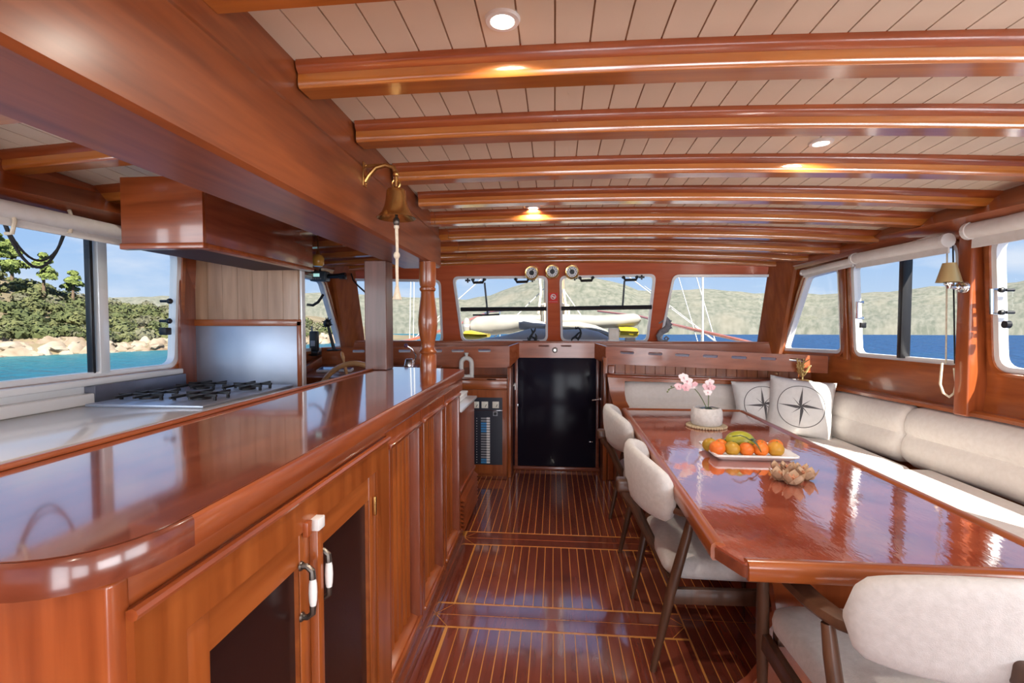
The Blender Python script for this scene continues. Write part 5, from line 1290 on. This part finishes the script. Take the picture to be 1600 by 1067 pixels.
for i in range(34):
    t = -1.2+i*6.2/33; row = []
    for j in range(330):
        s = -34+j*80/329; p = SP(s,t,.0); n_ = mn.voronoi(Vector((s*.55,t*.9,2.0)))[0]; bl_ = min(.9,(n_[1]-n_[0])*1.6)
        e_ = max(0,min(1,(t+1.2)/1.5))*max(0,min(1,(5-t)/1.0)); row.append(p+Vector((0,0,(-.25+bl_*1.1+.35*mn.noise(Vector((s*1.5,t*1.5,0))))*e_-.12*(1-e_))))
    rw_.append(row)
k.loft(rw_, close=False); obj('shore_ledge', k, rock, label='pale broken rock ledge along the left waterline', cat='shore', kind='structure', smooth=30)
def boulder(seed):
    t = bmesh.new(); bmesh.ops.create_icosphere(t, subdivisions=2, radius=1)
    for v in t.verts:
        n_ = mn.noise(v.co*1.3+Vector((seed*7,0,0))); v.co *= 1+.45*n_; v.co.z *= .62
    k = MB(); k.merge(t); me = k.mesh(); me.materials.append(rock); me.name = 'rock'; return me
bms = [boulder(i) for i in range(5)]
placed = []
for i in range(900):
    s, t = rnd.uniform(-30,40), abs(rnd.gauss(1.6,1.3))
    sc_k = rnd.uniform(.45,1.15); p = SP(s,t,.1)
    if any((p-q).length < 1.55*(sc_k+r2) for q,r2 in placed): continue
    placed.append((p,sc_k))
    o = bpy.data.objects.new('shore_rock', bms[i%5]); C.objects.link(o); o.location = p; o.scale = (sc_k*1.2,sc_k*1.1,sc_k*.8); o.rotation_euler = (rnd.uniform(-.2,.2),rnd.uniform(-.2,.2),rnd.uniform(0,6))
    tag(o, 'pale rounded rock along the left waterline', 'rock', 'pale rocks along the left shore')
# scrub: leafy clumps (nobody could count them): one object
greens = [mottled('scrub_green_%d' % i, a, c, nscale=1.2, rough=.9) for i,(a,c) in enumerate((((.034,.046,.013),(.078,.09,.028)),((.05,.06,.018),(.105,.108,.038)),((.065,.068,.037),(.125,.118,.073))))]
def clump(bm, c, r, n, rd, ls=.16, flat=.8):
    for _ in range(n):
        d = Vector((rd.gauss(0,1),rd.gauss(0,1),abs(rd.gauss(0,.9)))).normalized(); q = c+Vector((d.x*r,d.y*r,d.z*r*flat))*rd.uniform(.72,1.05)
        a = Vector((rd.gauss(0,1),rd.gauss(0,1),rd.gauss(0,1))).normalized(); e1 = d.cross(a).normalized(); e2 = (d+.6*a).cross(e1).normalized(); l = ls*rd.uniform(.7,1.4)
        vs = [bm.verts.new(q+e1*l),bm.verts.new(q+e2*l*.6),bm.verts.new(q-e1*l),bm.verts.new(q-e2*l*.6)]; bm.faces.new(vs)
bmg = [bmesh.new() for _ in range(3)]
for i in range(900):
    s, t = rnd.uniform(-34,46), 4.2+36*rnd.random()**1.3
    r_ = rnd.uniform(.6,1.7); g = rnd.choice((0,0,1,1,2)); p = SP(s,t,.15)
    clump(bmg[g], p, r_, 62, rnd, .26)
    t_ = bmesh.new(); bmesh.ops.create_icosphere(t_, subdivisions=1, radius=r_*.78, matrix=Matrix.Translation(p) @ Matrix.Diagonal((1,1,.8,1))); me = bpy.data.meshes.new('x'); t_.to_mesh(me); t_.free(); bmg[g].from_mesh(me); bpy.data.meshes.remove(me)
me = bpy.data.meshes.new('scrub'); ball_ = bmesh.new()
for g in range(3):
    for f_ in bmg[g].faces: f_.material_index = g
    m2 = bpy.data.meshes.new('x'); bmg[g].to_mesh(m2); bmg[g].free(); ball_.from_mesh(m2); bpy.data.meshes.remove(m2)
ball_.to_mesh(me); ball_.free()
for g in range(3): me.materials.append(greens[g])
o = bpy.data.objects.new('scrub', me); C.objects.link(o); tag(o, 'green maquis scrub covering the left shore', 'scrub', kind='stuff')
pine = mottled('pine_green', (.075,.105,.02), (.16,.195,.045), nscale=1.5, rough=.9)
bark = mat('pine_bark', (.12,.08,.05), .9)
def at_px(px, t):                                          # point inland t below a picture column
    best = min(((abs(_proj(SP(s/2,t))-px), s/2) for s in range(-80,100)), key=lambda v: v[0])[1]; return best
def _proj(P):
    v = P-Vector((0,0,H)); x_ = v.dot(cr); z_ = v.dot(cf); return 800+F*x_/z_ if z_ > .1 else -9999
for i,(px,t,h_,w_,lb) in enumerate(((-6,20,7.5,2.6,'tall pine at the left picture edge on the shore'),(20,27,5.6,1.9,'broad pine on the skyline, left of the two middle ones'),(70,24,6.0,1.9,'pointed pine on the skyline near the hanging cord'),(112,25,4.4,1.7,'small pine on the skyline beside the window bar'))):
    s = at_px(px,t); p = SP(s,t)
    e = empty('pine_tree', p, label=lb, cat='tree', group='pines on the left shore')
    k = MB(); k.tube([p,p+Vector((.1,0,h_*.5)),p+Vector((0,.1,h_*.9))],[.22,.15,.05],8); obj('trunk', k, bark, e)
    rd = random.Random(i); bm = bmesh.new()
    for j in range(16):
        zz_ = rd.uniform(.35,1.0); rr2 = w_*(1.15-zz_)*.9; a = rd.uniform(0,6.28); clump(bm, p+Vector((math.cos(a)*rr2*.8,math.sin(a)*rr2*.8,h_*zz_)), .5+.55*(1.1-zz_), 95, rd, .24)
    k = MB(); k.bm.free(); k.bm = bm; me = bpy.data.meshes.new('crown'); bm.to_mesh(me); bm.free(); me.materials.append(pine)
    o = bpy.data.objects.new('crown', me); C.objects.link(o); o.parent = e; o.matrix_parent_inverse = pm(e).inverted()

# ---- foredeck
def fp(px,py,y): return PX(px,py,y=y)
deckw = mottled('foredeck_cover', (.46,.47,.52), (.58,.58,.62), nscale=4, rough=.8)
k = MB(); k.loft([[(-w,y,.86),(w,y,.86),(w,y,1.02),(-w,y,1.02)] for y,w in ((4.97,2.3),(6.5,2.2),(8.5,1.75),(10.5,1.0),(12,.25))]); obj('foredeck', k, mat('deck_white',(.42,.41,.39),.6), label='pale foredeck narrowing towards the bow', cat='deck', kind='structure')
canv = mottled('white_canvas', (.23,.22,.19), (.28,.268,.245), nscale=5, rough=.85, bump=.6, bscale=9)
grey = mottled('grey_canvas', (.27,.27,.28), (.34,.34,.35), nscale=5, rough=.8)
def lump(rings_c, m, name, par=None, **kw):               # rings_c: list of (centre, ry, rz) along x
    k = MB(); rings = []
    for i,(c,ry,rz) in enumerate(rings_c):
        rings.append([Vector(c)+Vector((0,ry*math.cos(2*math.pi*j/14)*(1+.08*math.sin(i*2.1+j)),rz*math.sin(2*math.pi*j/14)*(1+.06*math.sin(i*1.7+j*2)))) for j in range(14)])
    k.loft(rings); return obj(name, k, m, par, smooth=60, **kw)
# sail bundle lying on its boom, two halves as seen
y5 = 6.4
def seg(lst, y): return [((fp(px,(a+c)/2,y)), .16, (c-a)/2*y/F) for px,a,c in lst]
sl_ = empty('furled_sail', fp(870,540,y5), label='white canvas furled sail bundle lying across the foredeck', cat='sail')
lump(seg([(738,500,520),(745,495,524),(770,491,524),(800,491.5,520),(830,491.5,512),(845,492,508)],y5), canv, 'left_bundle', sl_)
lump(seg([(872,491,511),(890,491,514),(930,492.5,514),(965,491.5,512),(990,490,510),(996,491.5,507),(998,494,504)],y5-.25), canv, 'right_bundle', sl_)
lump(seg([(868,502,518),(880,503,517),(905,502,516),(930,508,522),(948,516,530),(955,522,534)],y5-.6), canv, 'draped_fold', sl_)
k = MB(); k.tube([fp(735,514,y5+.05),fp(996,502,y5-.1)],.05,10); obj('boom', k, gx, sl_)
gcv = empty('deck_cushion_cover', fp(870,535,5.9), label='grey canvas cover over the foredeck sunbed', cat='cover')
lump(seg([(752,529,534),(780,526,540),(810,518,545),(830,513,548),(855,514,550),(872,516,550),(890,514,550),(915,514,548),(935,518,545),(950,526,540),(956,531,536)],5.4), grey, 'cover', gcv)
k = MB(); k.box((-.8,5.22,1.02),(.58,5.55,1.08),.02); obj('sunbed', k, white, gcv)
gb2 = lump(seg([(812,497,514),(820,495,516),(835,499,516),(850,503,514),(856,506,511)],5.74), grey, 'grey_bag', label='grey canvas bag on the foredeck left of the mast', cat='bag')
# mast with collar
ms = empty('mast', (fp(848,520,6.9).x,6.9,1.0), label='varnished wooden mast rising from the foredeck', cat='mast')
mw = wood('mast_spruce', (.33,.23,.13), (.42,.31,.20), 'z', rough=.4)
xm_ = fp(866,480,6.9).x
k = MB(); k.lathe([(.155,1.0),(.15,1.5),(.145,2.4),(.13,5.0),(.12,9.0)],20,(xm_,6.9,0)); obj('spar', k, mw, ms)
k = MB(); k.lathe([(.16,1.58),(.20,1.6),(.20,1.66),(.16,1.68)],20,(xm_,6.9,0))
for i in range(8): a = i*.8; k.tube([(xm_+.19*math.cos(a),6.9+.19*math.sin(a),1.66),(xm_+.20*math.cos(a),6.9+.2*math.sin(a),1.55),(xm_+.19*math.cos(a),6.9+.19*math.sin(a),1.40)],.022,6)
obj('rope_collar', k, rope, ms)
k = MB(); k.tube([fp(842,425,6.7),fp(845,455,6.7),fp(841,490,6.7)],.02,6); k.tube([fp(880,452,6.7),fp(884,480,6.7),fp(883,500,6.7)],.02,6); obj('halyard', k, rope, ms)
# yellow tenders
yel = mat('yellow_plastic', (.42,.32,.008), .4)
for nm_, pts, lb in (('yellow_kayak',((727,517,530),(735,516,531),(750,519,530),(764,522,527)),'yellow kayak on the foredeck seen through the left windscreen'),('yellow_float',((966,511,527),(978,511,528),(988,511,529),(994,513,527)),'yellow float on the foredeck seen through the right windscreen')):
    e = empty(nm_, fp(pts[1][0],530,6.0), label=lb, cat='kayak')
    lump(seg(pts,6.0), yel, 'hull', e); lump([(c+Vector((0,-.02,.02)),.17,r_*.25) for c,_,r_ in seg(pts,6.0)], mat('yellow_edge',(.32,.23,.008),.4) if nm_ == 'yellow_kayak' else bpy.data.materials['yellow_edge'], 'rubbing_strip', e)
# life-ring like white fenders at the left
for px, lb in ((729,'white fender at the rail, left of the pair'),(744,'white fender at the rail, right of the pair')):
    p = fp(px,509,6.6); e = empty('fender', p-Vector((0,0,.1)), label=lb, cat='fender', group='white fenders on the foredeck')
    k = MB(); k.lathe([(0,-.10),(.035,-.09),(.05,-.04),(.05,.04),(.035,.09),(.015,.11),(0,.11)],14,tuple(p)); obj('body', k, canv, e)
    k = MB(); k.lathe([(.0505,-.02),(.052,-.015),(.052,.015),(.0505,.02)],14,tuple(p)); obj('band', k, grey, e)
# wooden cap rails, stanchions, stays
def railing(pts, lb):
    e = empty('cap_rail', Vector(pts[0])-Vector((0,0,.3)), label=lb, cat='railing')
    k = MB(); k.tube(pts, .035, 10, flat=.6); obj('rail', k, gx, e)
    for i in range(1,len(pts)):
        p = Vector(pts[i-1]).lerp(Vector(pts[i]),.5); k = MB(); k.tube([p,Vector((p.x,p.y,.95))],.018,8); obj('stanchion', k, chrome, e)
railing([fp(560,552,5.2),fp(650,529,6.2),fp(700,513,7.2),fp(765,487,10),fp(795,484,11.5)], 'varnished cap rail along the left bow')
railing([fp(1210,545,5.2),fp(1150,530,6.0),fp(1055,508,7.4),fp(1000,494,9.6),fp(935,486,11.5)], 'varnished cap rail along the right bow')
cab = mat('stay_wire', (.45,.44,.41), .5)
for i,(a,c,m_,r_,lb) in enumerate((((752,436,7),(700,482,7),cab,.008,'pale rope stay slanting across the left windscreen'),((846,455,7.2),(800,500,6.8),cab,.007,'pale stay running down left from the mast collar'),((882,455,7.2),(906,490,7.0),cab,.008,'pale stay running down right from the mast collar'),
      ((990,438,7),(1022,462,7),cab,.007,'pale rope stay slanting across the right windscreen'),((1060,432,8.5),(1092,540,6.5),cab,.006,'thin stay, leftmost in the outer right windscreen'),((1088,432,8.5),(1118,535,6.6),cab,.008,'thick pale stay in the outer right windscreen'),
      ((1050,480,7.5),(1125,538,6.5),cab,.006,'low slanting stay in the outer right windscreen'),((1098,430,6.4),(1098,530,6.2),cab,.012,'vertical shroud in the outer right windscreen'),((642,432,8),(640,535,7.6),cab,.006,'vertical shroud, left of two behind the square post'),((647,432,8.2),(646,535,7.8),cab,.006,'vertical shroud, right of two behind the square post'),((690,495,7.2),(640,560,5.6),cab,.006,'low stay beyond the turned post'))):
    A_, C_ = fp(*a), fp(*c); t_ = (C_.z-1.02)/(A_.z-C_.z) if A_.z > C_.z else 0; C_ = C_+(C_-A_)*max(0,t_); A_ = A_+(A_-C_)*.6
    k = MB(); k.tube([A_,C_], r_, 7); obj('stay', k, m_, label=lb, cat='rigging', group='rigging lines')
# wipers hanging outside the two middle panes
for (a,c,lb) in (((756,441),(761,492),'dark wiper arm on the left windscreen pane'),((977,438),(974,478),'dark wiper arm on the right windscreen pane')):
    e = empty('windscreen_wiper', front_pt(*c,.06), label=lb, cat='wiper', group='windscreen wipers')
    k = MB(); k.tube([front_pt(*a,.05),front_pt(*c,.05)],.009,8); obj('arm', k, mat('wiper_grey',(.12,.13,.14),.5) if 'left' in lb else bpy.data.materials['wiper_grey'], e)
    k = MB(); q = front_pt(*c,.045); k.tube([q+Vector((-.22 if 'right' in lb else -.15,0,.0)),q,q+Vector((.0 if 'right' in lb else .12,0,.006))],.008,8); obj('blade', k, black, e)
